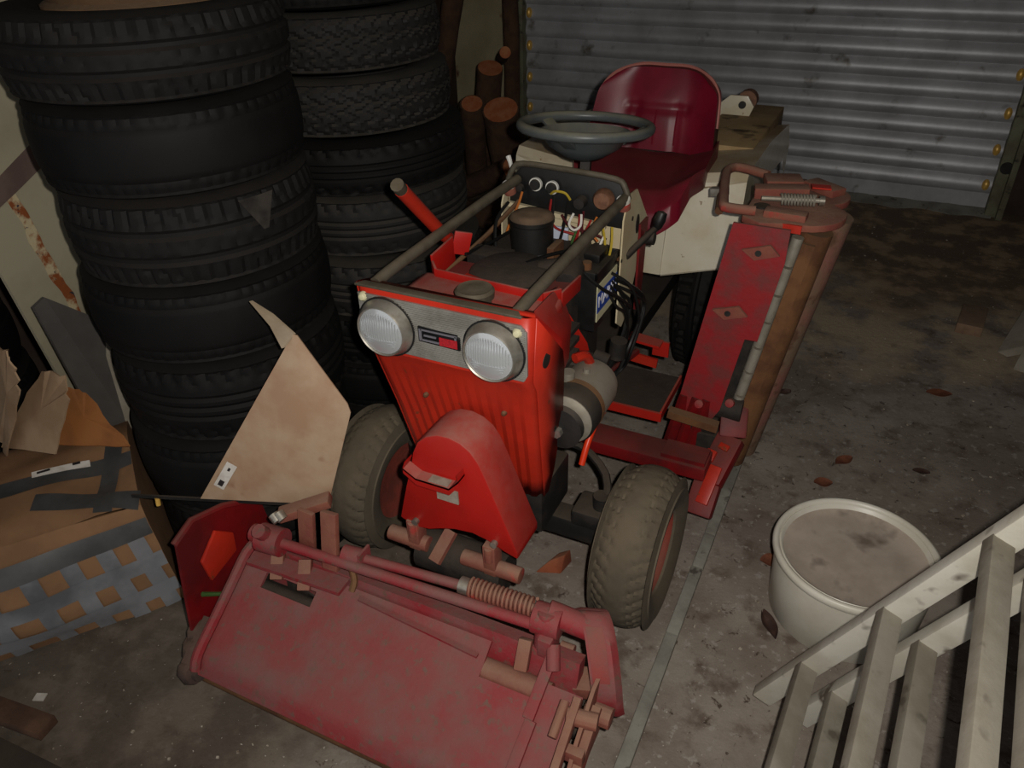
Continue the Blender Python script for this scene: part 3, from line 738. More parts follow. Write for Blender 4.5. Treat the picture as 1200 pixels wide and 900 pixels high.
# ---- mudguards and seat box (cream)
def fender(cx, s):
    """s=+1 right: sloped front apron, dusty flat top"""
    xi, xo = cx - s*.105, cx + s*.105
    b = B()
    prof = [(2.17, .555), (2.215, .80), (2.26, .845), (2.60, .84), (2.98, .80), (3.08, .70)]
    def f(u, v):
        t = v*(len(prof)-1); i = min(int(t), len(prof)-2); w_ = t-i
        y = prof[i][0]*(1-w_)+prof[i+1][0]*w_; z = prof[i][1]*(1-w_)+prof[i+1][1]*w_
        return V((xi + (xo-xi)*u, y + .03*u*(1 if v < .3 else .3), z + (.05*u if v < .25 else .05*u*.6)))
    b.grid(f, 6, 20, (0, .004, -.006))
    o = b.build('mudguard', 'cream_fender', mower, smooth=25)
    po = [f(1, i/20) for i in range(21)]
    low = [V((xo-s*.004, p.y+.01, max(.60, p.z-.13))) for p in po]
    B().add(po+low, [(i, i+1, 21+i+1, 21+i) for i in range(20)]).build('mudguard_side', 'cream_fender', o)
    return o
fR = fender(-.462, 1); fL = fender(-.985, -1)
sbx = B().prism([(-.88, 2.165, .555), (-.567, 2.165, .555), (-.567, 2.20, .79), (-.88, 2.20, .79)], (0, .01, 0)).build('seat_box_front', 'cream_fender', mower, bevel=.003)
rbox(B(), -.88, -.567, 2.20, 2.95, .755, .775).build('seat_box_top', 'cream_fender', mower)
B().prism([(-.93, 2.06, .86), (-.83, 2.09, .80), (-.80, 2.12, .72), (-.93, 2.10, .72)], (0, .006, 0)).build('left_apron', 'cream_fender', mower)
# wooden tool box lid behind the seat on the right
rbox(B(), -.585, -.395, 2.52, 3.08, .800, .868).build('rear_locker', 'ply_wood', mower, bevel=.004)
br = B().prism([(-.60, 2.90, .83), (-.50, 2.90, .83), (-.475, 2.90, .90), (-.50, 2.90, .935), (-.56, 2.90, .935), (-.60, 2.90, .90)], (0, .012, 0)).build('rear_bracket', 'cream_fender', mower, bevel=.002)
B().cyl((-.515, 2.899, .905), (-.515, 2.893, .905), .013, n=14).build('bracket_bolt', 'black_metal', br)
B().cyl((-.505, 2.92, .915), (-.505, 2.96, .915), .034, n=18).build('rear_lamp', 'gauge_brown', br)
# ---- chassis, axle, foot plates, arm to the side unit
rbox(B(), -.80, -.64, 1.20, 2.75, .27, .33).build('chassis_rail', 'black_metal', mower, bevel=.005)
rbox(B(), -1.03, -.42, 1.345, 1.405, .185, .245).build('front_axle', 'black_metal', mower, bevel=.006)
for s, x in ((1, -.455), (-1, -.985)):
    B().cyl((x, 1.375, .14), (x, 1.375, .33), .022, n=14).build('king_pin', 'black_metal', mower)
rbox(B(), -.52, -.425, 1.33, 1.42, .25, .295).build('steering_arm', 'black_metal', mower, bevel=.01)
B().tube([(-.44, 1.36, .31), (-.47, 1.44, .34), (-.56, 1.50, .36), (-.66, 1.50, .35)], .011, 8, smooth=3).build('drag_link', 'black_metal', mower)
rbox(B(), -.66, -.56, 1.25, 1.42, .27, .40).build('axle_bracket', 'black_metal', mower, bevel=.01)
B().tube([(-.52, 1.545, .455), (-.527, 1.515, .44), (-.532, 1.47, .40), (-.535, 1.44, .352)], .0085, 10, smooth=4).build('red_hose', 'red_cable', mower)
for s in (1, -1):
    x0, x1 = (-.64, -.43) if s > 0 else (-1.01, -.80)
    fp_ = rbox(B(), x0, x1, 1.80, 2.01, .296, .304).build('foot_plate', 'engine_dark', mower)
    rbox(B(), x0, x1, 1.793, 1.801, .280, .308).build('plate_edge', 'red_paint', fp_)
    rbox(B(), x1-.006 if s > 0 else x0, x1 if s > 0 else x0+.006, 1.80, 2.01, .285, .312).build('plate_lip', 'red_paint', fp_)
pd = B().bar((-.60, 2.0, .42), (-.50, 2.0, .41), .045, .008).build('pedal', 'red_paint', mower)
B().bar((-.505, 2.02, .41), (-.505, 2.02, .36), .008, .05).build('pedal_side', 'red_paint', pd)
B().bar((-.60, 1.97, .37), (-.50, 1.97, .36), .008, .03).build('pedal_front', 'red_front', pd)
B().tube([(-.57, 1.62, .48), (-.565, 1.75, .45), (-.56, 1.95, .40)], .010, 8).build('pedal_rod', 'red_dark', mower)
for (x, y, z) in ((-.56, 1.56, .50), (-.555, 1.62, .46), (-.55, 1.52, .54)):
    B().lathe([(.014, 0), (.014, .02), (.001, .024)], (x, y, z), (1, 0, .3), n=12).build('linkage_boss', 'red_front', mower)
am = rbox(B(), -.70, -.265, 1.655, 1.745, .222, .262).build('side_lift_arm', 'red_dark', mower, bevel=.004)
B().box((-.33, 1.70, .268), (.12, .07, .012)).build('arm_pad', 'red_dark', am)
# lift brackets below the guard
for cx_ in (-.795, -.60):
    q = B().cyl((cx_-.075, 1.07, .315), (cx_+.03 if cx_ < -.7 else cx_+.07, 1.07, .315), .019, n=14).box((cx_, 1.07, .345), (.030, .035, .085)).cyl((cx_, 1.055, .385), (cx_, 1.055, .345), .011, n=10)
    lb_ = q.build('lift_bracket', 'rusty_red', mower, bevel=.003)
B().bar((-.735, 1.04, .30), (-.72, 1.10, .35), .030, .012).build('lift_tongue', 'rusty_red', mower)
B().cyl((-.80, 1.10, .27), (-.58, 1.10, .27), .050, n=18).build('drive_hub', 'engine_dark', mower)
mat('dirty_iron', '#3a2f2a', '#4d3a34', 22, rough=.9, bump=.7, bs=50, dust='#6b5648', damt=.7, ds=18)
mat('rust_dust', '#6f5a47', '#7d5347', 9, rough=.9, bump=.45, bs=60, dust='#86715c', damt=.6, spot='#5a3f2e', sps=14, splo=.56, sphi=.66)

# ================================================================== FRONT CUTTING UNIT (part of the mower)
def pp(x, s, up=0.0):
    """point on the sloping cover: s=0 front edge, s=1 back edge"""
    y = .69 + .24*s; z = .10 + .16*s
    if s < .12: z -= .03*((.12-s)/.12)**2
    return V((x, y - up*.55, z + up*.83))
def cover():
    xs = [-1.19, -1.115, -.97, -.86, -.70, -.533, -.395, -.315]
    ss = [0, .04, .08, .12, .3, .55, .735, .86, .99]
    holes = {(1, 6), (5, 6), (5, 7)}
    b = B()
    nx_, ns_ = len(xs), len(ss)
    for lvl in (0, -.008):
        for s in ss:
            for x in xs:
                b.v.append(pp(x, s, lvl))
    K = nx_*ns_
    cells = {(i, j) for i in range(nx_-1) for j in range(ns_-1)} - holes
    # notched right-hand back corner
    cells -= {(6, 7)}
    def idx(i, j): return j*nx_+i
    for (i, j) in cells:
        q = (idx(i, j), idx(i+1, j), idx(i+1, j+1), idx(i, j+1))
        b.f.append(q); b.f.append(tuple(k+K for k in q)[::-1])
        for (di, dj, a, c) in ((-1, 0, q[3], q[0]), (1, 0, q[1], q[2]), (0, -1, q[0], q[1]), (0, 1, q[2], q[3])):
            if (i+di, j+dj) not in cells: b.f.append((a, c, c+K, a+K))
    return b.build('cutting_unit', 'red_worn', mower, smooth=30, label='dusty red front cylinder cutting unit with sloping cover')
cu = cover()
B().tube([pp(-1.185, s, .010) for s in (0.02, .1, .4, .7, .95)] + [V((-1.165, .945, .285)), V((-1.13, .955, .31))], .0125, 8, smooth=3).build('cover_bar', 'red_worn', cu)
q = B()
for a, c in ((0.0, .12), (.12, .6), (.6, 1.05)):
    q.bar(pp(-.405, a, .008), pp(-.398, c, .008), .024, .010)
q.build('cover_bar', 'red_worn', cu, bevel=.002)
B().bar(pp(-.86, .93, .004), pp(-.55, .86, .004), .010, .006).build('cover_seam', 'red_worn', cu)
B().bar((-1.13, .945, .225), (-.34, .945, .225), .035, .09, up=(0, .3, 1)).build('rear_beam', 'red_worn', cu)
B().bar((-1.16, .905, .262), (-.90, .915, .266), .045, .010).build('dust_plate', 'red_worn', cu)
# reel with spiral blades
reel = B().cyl((-1.20, .90, .125), (-.32, .90, .125), .022, n=14)
for k in range(6):
    def bl(u, v, k=k):
        a = 2*PI*k/6 + u*2.2; r = .05+.035*v
        return V((-1.19+.86*u, .90+r*math.cos(a), .125+r*math.sin(a)))
    reel.grid(bl, 24, 1, (0, .003, .003))
reel.build('cutting_reel', 'engine_dark', cu)
B().cyl((-1.21, .735, .035), (-.32, .735, .035), .034, n=18).build('front_roller', 'rust_brown', cu)
B().cyl((-.54, .895, .205), (-.385, .895, .205), .026, n=18).build('roller_in_slot', 'rusty_red', cu)
B().cyl((-1.12, .88, .195), (-.96, .88, .195), .022, n=16).build('roller_in_slot', 'engine_dark', cu)
# end plates
ep = [(.786, .369), (.844, .392), (.934, .362), (1.04, .30), (1.06, .15), (.987, .09), (.80, .07), (.75, .12)]
e1 = B().prism([(-1.252, y, z) for y, z in ep], (.008, 0, 0)).build('end_plate', 'red_dark', cu)
B().prism([(-1.2435, y, z) for y, z in [(.885, .335), (.93, .29), (.925, .235), (.835, .215), (.825, .285)]], (.010, 0, 0)).build('end_boss', 'red_front', e1, bevel=.004)
B().tube([(-1.252, .786, .371), (-1.252, .844, .394), (-1.252, .934, .364), (-1.252, 1.03, .305)], .009, 8).build('plate_flange', 'red_dark', e1)
B().tube([(-1.235, .80, .205), (-1.225, .835, .175), (-1.215, .85, .165)], [.006, .005, .011], 8).build('grease_nipple', 'wire_green', e1)
q = B()
for (x, y, z, r) in ((-1.235, .775, .095, .040), (-1.222, .735, .085, .033), (-1.212, .70, .055, .034), (-1.255, .755, .06, .030)):
    q.lathe([(r*.5, -r*.7), (r*.95, -r*.6), (r, 0), (r*.8, r*.35), (r*.45, r*.45), (r*.4, r*.9)], (x, y, z), (1, .3*math.sin(x*90), .25), n=9)
q.bar((-1.225, .80, .12), (-1.215, .70, .07), .030, .05).bar((-1.25, .77, .05), (-1.20, .72, .02), .04, .03)
q.build('roller_bracket', 'dirty_iron', cu)
e2 = B().prism([(-.300, y, z) for y, z in [(.74, .07), (.72, .12), (.80, .21), (.90, .27), (.96, .27), (1.0, .18), (.98, .08)]], (.008, 0, 0)).build('end_plate', 'rusty_red', cu)
q = B().bar((-.315, .70, .17), (-.318, .88, .255), .016, .03).bar((-.285, .72, .13), (-.285, .90, .22), .020, .04).cyl((-.33, .85, .235), (-.27, .86, .235), .018, n=12).cyl((-.31, .90, .20), (-.255, .90, .20), .022, n=12).box((-.30, .80, .20), (.05, .02, .03)).cyl((-.34, .865, .255), (-.34, .80, .225), .010, n=8)
q.build('height_adjuster', 'rusty_red', cu, bevel=.002)
B().cyl((-.295, .775, .055), (-.235, .775, .055), .050, n=20).build('side_roller', 'rust_brown', cu)
# lift rods, clamps and spring
B().cyl((-1.11, .928, .318), (-.425, .958, .322), .0125, n=14).build('lift_rod', 'red_worn', cu)
B().cyl((-.925, .958, .325), (-.62, .985, .325), .0115, n=14).build('lift_rod', 'red_worn', cu)
spn = B().spring((-.610, .987, .325), (-.462, .992, .325), .021, .0042, 15).cyl((-.63, .985, .325), (-.45, .993, .325), .010, n=10).build('tension_spring', 'rusty_red', cu)
B().cyl((-.635, .986, .325), (-.608, .987, .325), .019, n=14).build('spring_collar', 'chrome', spn)
q = B().cyl((-.92, .957, .325), (-.875, .962, .325), .022, n=14).box((-.868, .962, .33), (.006, .04, .045)); q.build('rod_collar', 'red_worn', cu)
# left clamp cluster
q = B().cyl((-1.135, .925, .32), (-1.075, .93, .32), .034, n=16).cyl((-1.175, .94, .305), (-1.14, .94, .305), .022, n=14).cyl((-1.11, .925, .33), (-1.11, .90, .37), .017, n=10)
q.build('rod_clamp', 'red_worn', cu)
B().bar((-1.036, .955, .245), (-1.022, .970, .405), .042, .012, up=(0, 1, 0)).build('upright_link', 'rusty_red', cu, bevel=.002)
B().bar((-.948, .935, .285), (-.955, .972, .425), .042, .014, up=(0, 1, 0)).build('upright_link', 'rusty_red', cu, bevel=.002)
lk = B().bar((-1.105, .965, .365), (-1.00, 1.03, .40), .040, .022).build('angled_link', 'rusty_red', cu, bevel=.004)
for t in (.1, .2): 
    p = V((-1.105, .965, .365)).lerp(V((-1.00, 1.03, .40)), t)
    B().cyl(p+V((-.012, -.022, .012)), p+V((.004, -.026, .0)), .013, n=10).build('bolt', 'chrome', lk)
for (x, dz) in ((-1.10, 0), (-1.02, 0)):
    B().bar((x, .935, .285), (x+.02, .89, .235), .030, .022).build('cover_lug', 'rusty_red', cu, bevel=.003)
B().tube([(-.895, .945, .30), (-.885, .935, .275), (-.885, .92, .255)], .008, 6, smooth=3).build('hook', 'rust_brown', cu)
# right knuckle and curved arm
q = B().cyl((-.455, .975, .325), (-.395, .978, .325), .034, n=16).cyl((-.425, .975, .355), (-.425, .955, .27), .022, n=14).box((-.415, .955, .29), (.03, .05, .05)).cyl((-.43, .985, .34), (-.34, 1.0, .315), .026, n=14).cyl((-.40, .945, .30), (-.385, .91, .265), .015, n=10)
q.build('knuckle', 'red_worn', cu, bevel=.003)
B().bar((-.46, .945, .285), (-.455, .905, .235), .028, .024).build('cover_lug', 'rusty_red', cu, bevel=.003)
ca = [V((-.352, 1.03, .335)), V((-.335, 1.012, .350)), V((-.312, .982, .340)), V((-.290, .950, .305)), V((-.272, .925, .255)), V((-.264, .918, .205)), V((-.264, .935, .155))]
def carm(u, v):
    t = v*(len(ca)-1); i = min(int(t), len(ca)-2); k = t-i
    p0, p1, p2, p3 = ca[max(0, i-1)], ca[i], ca[i+1], ca[min(len(ca)-1, i+2)]
    p = .5*((2*p1) + (p2-p0)*k + (2*p0-5*p1+4*p2-p3)*k*k + (3*p1-p0-3*p2+p3)*k**3)
    return p + V((.046*(u-.5)-.012, .016*(u-.5), -.005))
ar = B().grid(carm, 4, 24, (.008, .018, -.010)).build('curved_arm', 'red_worn', cu, smooth=50)
B().grid(lambda u, v: carm(.15+.7*u, .30+.34*v)+V((-.0015, -.0025, .0025)), 3, 8).build('arm_patch', 'red_dull', ar)
B().bar((-.35, .95, .20), (-.29, .96, .215), .06, .03).build('arm_foot', 'rusty_red', cu, bevel=.004)
B().cyl((-.40, .985, .245), (-.37, .985, .245), .014, n=10).build('stud', 'rusty_red', cu)

# ================================================================== SIDE CUTTING UNIT, folded upright (part of the mower)
def sp(a, y, h):
    """a = along local width from the plate's left edge, h = height; unit leans outwards at the top"""
    return V((-.448 + a + .155*h, y, h))
po = [(.0, .30), (.0, .885), (.135, .885), (.148, .80), (.150, .575), (.118, .575), (.118, .34), (.105, .30)]
su = B().prism([sp(a, 1.835, h) for a, h in po], (0, .008, 0)).build('cutting_unit', 'red_dull', mower, label='rusty side cutting unit folded upright on the right')
for (a, h, rot) in ((.03, .655, 0), (.055, .83, .1)):
    c = sp(a+.03, 1.829, h)
    tb = B().prism([c+V((-.045, 0, -.005)), c+V((-.012, 0, -.028)), c+V((.045, 0, -.008)), c+V((.02, 0, .016))], (0, -.008, 0)).build('cover_tab', 'rusty_red', su)
    B().cyl(c+V((-.005, -.0075, -.008)), c+V((-.005, -.0095, -.008)), .008, n=12).build('tab_hole', 'black_metal', tb)
# reel and rollers standing upright behind the cover
B().cyl(sp(.11, 1.95, .12), sp(.11, 1.95, .86), .075, n=24).build('cutting_reel', 'engine_dark', su)
for i in range(9):
    h0 = .14+.08*i
    B().cyl(sp(.155, 1.880, h0), sp(.155, 1.880, h0+.074), .015, n=10).build('roller_segment', 'alu_body', su)
B().cyl(sp(.190, 1.925, .12), sp(.190, 1.925, .86), .040, n=22).build('ground_roller', 'rust_brown', su)
B().cyl(sp(.200, 2.02, .10), sp(.212, 2.02, .87), .052, n=24).build('ground_roller', 'rust_dust', su)
B().bar(sp(.185, 1.880, .14), sp(.185, 1.878, .84), .030, .012, up=(0, 1, 0)).build('sole_bar', 'rust_brown', su)
# top end plate with rounded outline
def arc(cx_, cy_, r, a0, a1, n): return [(cx_+r*math.cos(a0+(a1-a0)*i/n), cy_+r*math.sin(a0+(a1-a0)*i/n)) for i in range(n+1)]
pl_ = [(-.30, 1.88), (-.30, 2.12)] + [(-.27, 2.19), (-.20, 2.215)] + arc(-.155, 2.10, .085, 1.4, -.9, 8) + arc(-.165, 1.965, .10, .4, -1.75, 8) + [(-.25, 1.845)]
tp = B().prism([(x, y, .872) for x, y in pl_], (0, 0, .018)).build('top_end_plate', 'rusty_red', su, bevel=.004)
hd = B().tube([(-.27, 1.88, .905), (-.335, 1.87, .908), (-.352, 1.90, .910), (-.392, 2.10, .91), (-.395, 2.16, .91), (-.37, 2.185, .91), (-.29, 2.16, .905)], .0125, 10, smooth=3).build('carry_loop', 'rusty_red', tp)
B().tube([(-.36, 1.90, .885), (-.398, 2.10, .885), (-.402, 2.16, .885)], .011, 8).build('loop_rail', 'rust_brown', hd)
B().bar((-.41, 2.02, .89), (-.365, 2.02, .895), .02, .02).build('loop_stop', 'chrome', hd)
for (a, c, w_, t_, nm) in (((-.30, 2.02, .905), (-.17, 2.05, .91), .045, .028, 'rocker_bar'), ((-.29, 2.11, .905), (-.20, 2.14, .905), .07, .022, 'rocker_bar'), ((-.18, 2.15, .902), (-.10, 2.09, .902), .05, .020, 'rocker_bar'), ((-.25, 1.90, .900), (-.15, 1.895, .900), .04, .018, 'rocker_bar')):
    B().bar(a, c, w_, t_).build(nm, 'rusty_red', tp, bevel=.004)
B().bar((-.165, 2.045, .927), (-.120, 2.055, .925), .028, .004).build('bare_patch', 'red_front', tp)
B().bar((-.255, 1.868, .879), (-.155, 1.862, .879), .006, .020).build('bare_patch', 'red_front', tp)
B().spring((-.225, 1.965, .912), (-.145, 1.985, .912), .013, .003, 11).cyl((-.27, 1.955, .912), (-.135, 1.988, .912), .006, n=8).build('tension_spring', 'alu_body', tp)
B().cyl((-.137, 1.987, .912), (-.125, 1.99, .912), .012, n=10).build('spring_nut', 'chrome', tp)
B().cyl((-.265, 1.95, .892), (-.265, 1.95, .896), .020, n=14).build('bolt_hole', 'black_metal', tp)
# lower mechanism
for a in (.01, .045, .075):
    B().bar(sp(a, 1.80, .12), sp(a+.005, 1.84, .36), .016, .030).build('hinge_link', 'red_dark', su)
B().bar((-.41, 1.79, .325), (-.27, 1.80, .305), .030, .022).build('hinge_crossbar', 'rust_brown', su)
lg = B()
for a, c in (((-.245, 1.885, .33), (-.232, 1.83, .26)), ((-.232, 1.83, .26), (-.262, 1.72, .17)), ((-.262, 1.72, .17), (-.268, 1.655, .10))): lg.bar(a, c, .075, .045)
lg_o = lg.build('lower_bracket', 'red_dark', su, bevel=.008)
for a, c, w_ in (((-.268, 1.78, .235), (-.275, 1.755, .215), .028), ((-.247, 1.745, .212), (-.262, 1.665, .135), .034), ((-.238, 1.80, .248), (-.244, 1.785, .238), .03)):
    B().bar(a, c, w_, .036).build('bracket_patch', 'red_front', lg_o, bevel=.003)
q = B().cyl((-.30, 1.87, .33), (-.22, 1.87, .33), .035, n=14).cyl((-.36, 1.85, .27), (-.28, 1.85, .27), .028, n=14).box((-.30, 1.84, .22), (.09, .05, .08)); q.build('hinge_knuckle', 'engine_dark', su, bevel=.004)
for (x, y, z) in ((-.335, 1.835, .345), (-.255, 1.85, .36)):
    B().lathe([(.014, 0), (.012, .012), (.001, .015)], (x, y, z), (0, -1, .5), n=10).build('bolt', 'red_dull', su)

# ================================================================== TYRE STACKS
mat('dry_mud', '#38332d', '#1f1c1a', 14, rough=.95, bump=.3)
RNK = ['topmost', 'second', 'third', 'fourth', 'fifth', 'sixth', 'seventh', 'eighth', 'ninth']
TY = {}
def tyre_mesh(key, R, wd, pat, depth, mt):
    b = tyre_geo(R, R*.60, wd, pat, depth, 200, crown=.010, shoulder=.02)
    o = b.build('car_tyre', mt, None, smooth=30); TY[key] = o.data
    bpy.data.objects.remove(o)
tyre_mesh('block', .29, .195, p_block, .007, 'rubber'); tyre_mesh('worn', .29, .195, p_worn, .005, 'rubber_deep')
tyre_mesh('rib', .29, .195, p_rib, .006, 'rubber_deep'); tyre_mesh('chev', .29, .165, p_chev, .007, 'rubber_grey')
tyre_mesh('ribg', .29, .175, p_rib, .006, 'rubber_grey')
def car_tyre(key, x, y, z0, h, R, label, group, tx=0, ty=0, w0=.195, root=None):
    sc = h/(w0*1.03)
    W = Matrix.Translation(V((x, y, z0-h/2))) @ Matrix.Rotation(tx, 4, 'X') @ Matrix.Rotation(ty, 4, 'Y') @ Matrix.Rotation(random.uniform(0, 6), 4, 'Z') @ Matrix.Diagonal((R/.29, R/.29, sc, 1))
    o = bpy.data.objects.new('car_tyre', TY[key])
    finish(o, root, W)
    if not root: tag(o, label, 'tyre', group)
    return o
g1 = 'tyres in the left stack'
zb = [0, .235, .465, .685, .875, 1.075, 1.255, 1.455]
st = [('rib', -1.455, 1.262, .285), ('worn', -1.462, 1.25, .283), ('rib', -1.455, 1.262, .284), ('worn', -1.465, 1.262, .288), ('block', -1.452, 1.255, .278), ('worn', -1.455, 1.25, .283)]
names = ['lowest tyre of the left stack, half hidden behind the beige sheet', 'tyre directly on top of the lowest one in the left stack', 'third tyre up from the floor in the left stack',
         'wide smooth tyre at mid height of the left stack', 'third tyre from the top of the left stack, with a grey dust streak', 'worn tyre right below the wheel-mounted top tyre of the left stack']
for i, (k, x, y, r) in enumerate(st):
    car_tyre(k, x, y, (zb[i]+zb[i+1])/2, (zb[i+1]-zb[i]-.002), r, names[i], g1)
sk_ = [o for o in COL.objects if o.get('label', '').startswith('third tyre from the top of the left')][0]
B().grid(lambda u, v: V((-1.452+.2815*math.cos(-.42+.30*u*(1-.85*v)+.16*v), 1.255+.2815*math.sin(-.42+.30*u*(1-.85*v)+.16*v), 1.055-.075*v)), 8, 6).build('dust_streak', 'dry_mud', sk_)
topt = thing('wheel_with_tyre', 'topmost tyre of the left stack, mounted on a rusty steel wheel', 'tyre', (-1.462, 1.252, 1.256), g1)
car_tyre('block', -1.462, 1.252, 1.338, .162, .289, None, None, root=topt)
rw = B().lathe([(.178, -.07), (.182, .075), (.170, .082), (.160, .06), (.150, .02), (.125, .035), (.06, .045), (.055, .02), (.03, .02), (.03, .0), (.12, .0), (.145, -.02), (.165, -.07)], (-1.462, 1.252, 1.338), n=40, closed=True).build('steel_wheel', 'rim_rust', topt)
for i in range(10):
    a = 2*PI*i/10
    B().lathe([(.001, 0), (.017, 0), (.017, .003), (.001, .003)], (-1.462+.098*math.cos(a), 1.252+.098*math.sin(a), 1.374), n=12).build('wheel_hole', 'black_metal', rw)
g2 = 'tyres in the rear stack'
car2 = [('rib', -1.41, 1.905, 0, .175, .30), ('worn', -1.415, 1.90, .176, .17, .30), ('rib', -1.40, 1.895, .347, .17, .305), ('ribg', -1.395, 1.895, .518, .18, .312), ('ribg', -1.43, 1.90, .70, .178, .302), ('rib', -1.425, 1.89, .88, .146, .306), ('chev', -1.475, 1.915, 1.175-.147, .150, .303), ('chev', -1.49, 1.925, 1.18, .148, .292), ('worn', -1.50, 1.93, 1.33, .17, .295)]
n2 = ['lowest tyre of the rear stack, on the floor behind the lift lever', 'second tyre up from the floor in the rear stack', 'tyre level with the foot of the red lever in the rear stack', 'bulging tyre directly behind the tip of the red lever', 'narrow dusty tyre above the lever tip in the rear stack',
      'black smooth tyre in the middle of the rear stack', 'tyre with herringbone tread, third from the top of the rear stack', 'grey tyre with zigzag block tread near the top of the rear stack', 'topmost tyre of the rear stack, cut by the top of the picture']
for (k, x, y, z0, h, r), nm in zip(car2, n2):
    car_tyre(k, x, y, z0+h/2, h-.002, r, nm, g2, tx=random.uniform(-.01, .01), ty=random.uniform(-.012, .012), w0={'chev': .165, 'ribg': .175}.get(k, .195))
# dark tyre standing in the far left corner behind the cream panel
for (y, z0, nm) in ((.62, .0, 'black tyre on the floor in the dark far left corner'), (.63, .20, 'black tyre lying on another in the dark far left corner'), (.62, .40, 'upper black tyre in the dark corner left of the cream panel')):
    car_tyre('worn', -2.44, y+.32, z0+.1, .198, .30, nm, 'tyres in the dark corner')

# ================================================================== BUCKET
bk = thing('plastic_bucket', 'white plastic tub with a dirty recessed lid, beside the ladder', 'bucket', (.134, 1.577, 0))
B().lathe([(.001, 0), (.172, 0), (.178, .006), (.185, .150), (.186, .178), (.183, .178), (.180, .15), (.174, .012), (.001, .012)], (.134, 1.577, 0), n=72, closed=False).build('bucket_body', 'bucket_white', bk, smooth=50)
B().lathe([(.160, .180), (.168, .186), (.171, .196), (.176, .199), (.179, .196), (.182, .202), (.187, .205), (.193, .203), (.196, .196), (.195, .186), (.188, .179), (.178, .172), (.165, .172)], (.134, 1.577, 0), n=72, closed=True).build('lid_rim', 'bucket_white', bk, smooth=50)
B().lathe([(.001, .181), (.08, .180), (.15, .1805), (.168, .187), (.168, .176), (.001, .176)], (.134, 1.577, 0), n=60).build('lid_panel', 'bucket_lid', bk)

# ================================================================== LADDER
lad = thing('step_ladder', 'old white-painted wooden stepladder leaning at the lower right', 'ladder', (.02, 1.0, 0))
RD = V((.0653, .9936, .0925)).normalized()          # rung direction, far end positive
LD = V((.387, -.1106, .9154)).normalized()      # up along the rails
ND = LD.cross(RD).normalized()                # out of the ladder plane
if ND.z < 0: ND = -ND
F0 = V((.004, 1.205, 0.035))
M3 = Matrix((RD, LD, ND)).transposed()
def frame(off, foot, pre, L, rungs, matr, matg, wid=.46):
    F = F0 + off
    for k, s in enumerate((0, -wid)):
        c = F + RD*s + LD*(L/2+foot)
        o = B().box(c, (.030, L, .044), M3).build('rail', 'old_white_wood', lad, bevel=.004)
    for t in rungs:
        c = F + RD*(-wid/2) + LD*t
        B().box(c + ND*.004, (wid-.020, .026, .038), M3).build('rung', matg, lad, bevel=.003)
frame(V((0, 0, 0)), .0, '', 2.1, [.190+.272*i for i in range(7)], 'old_white_wood', 'grey_wood')
frame(V((.085, -.012, -.01)), .0, '', 1.95, [.150+.272*i for i in range(7)], 'old_white_wood', 'grey_wood')

# ================================================================== FLOOR STRIP BESIDE THE WHEELS
yb = .3
kk = ['shortest near piece of grey kerb strip below the cutting unit', 'long grey kerb strip piece beside the front wheel', 'grey kerb strip piece right of the front tyre', 'far grey kerb strip piece under the folded side unit']
for i, (y0, y1) in enumerate(((.30, 1.30), (1.304, 1.545), (1.549, 1.685), (1.689, 2.25))):
    dx = random.uniform(-.003, .003)
    k_ = B().box((-.229+dx, (y0+y1)/2, .009), (.031, y1-y0, .018)).build('kerb_strip', 'concrete_strip', None, bevel=.004)
    tag(k_, kk[i], 'kerb strip', 'kerb strip pieces')

# ================================================================== LEFT SIDE: leaning panel, slate, sheet, parcel
def lean(y, z): return V((-1.93 - .05*(1.5-z), y, z))
ps = thing('panel_board', 'tall cream metal panel with rust streak leaning behind the left tyres', 'panel', (-2.0, 1.45, 0))
edge = [(1.15, 0), (1.10, .40), (1.045, .80), (.99, 1.25), (.97, 1.50), (1.95, 1.50), (1.95, 0)]
B().prism([lean(y, z) for y, z in edge], (-.012, 0, 0)).build('panel_face', 'cream_panel', ps)
B().prism([lean(y, z)+V((.001, 0, 0)) for y, z in ((1.155, .97), (1.42, 1.09), (1.42, 1.165), (1.06, .985), (1.06, .93))], (.0012, 0, 0)).build('tape_strip', 'panel_tape', ps)
q = B()
def rs(u, v):
    z = 1.02 - .72*u; y = 1.128 + .13*u + (v-.5)*(.030+.012*mnoise.noise(V((u*14, 0, 2)))) + .008*mnoise.noise(V((u*9, 5, 1)))
    return lean(y, z)+V((.002, 0, 0))
q.grid(rs, 40, 2).build('rust_streak', 'panel_rust', ps)
sl = B().prism([(-1.845, 1.025, .73), (-1.845, 1.06, .742), (-1.845, 1.185, .615), (-1.80, 1.13, .30), (-1.80, 1.05, .29)], (-.010, 0, 0)).build('slate_board', 'slate', None)
tag(sl, 'small grey slate board leaning on the cream panel', 'board')
# thin pale edge piece right of the slate
ed = B().prism([(-1.83, 1.190, .60), (-1.82, 1.155, .50), (-1.81, 1.175, .415), (-1.79, 1.185, .235), (-1.79, 1.12, .28), (-1.82, 1.125, .40), (-1.83, 1.15, .52)], (-.006, 0, 0)).build('stone_offcut', 'stone', None)
tag(ed, 'pale ragged offcut standing between slate and tyres', 'offcut')

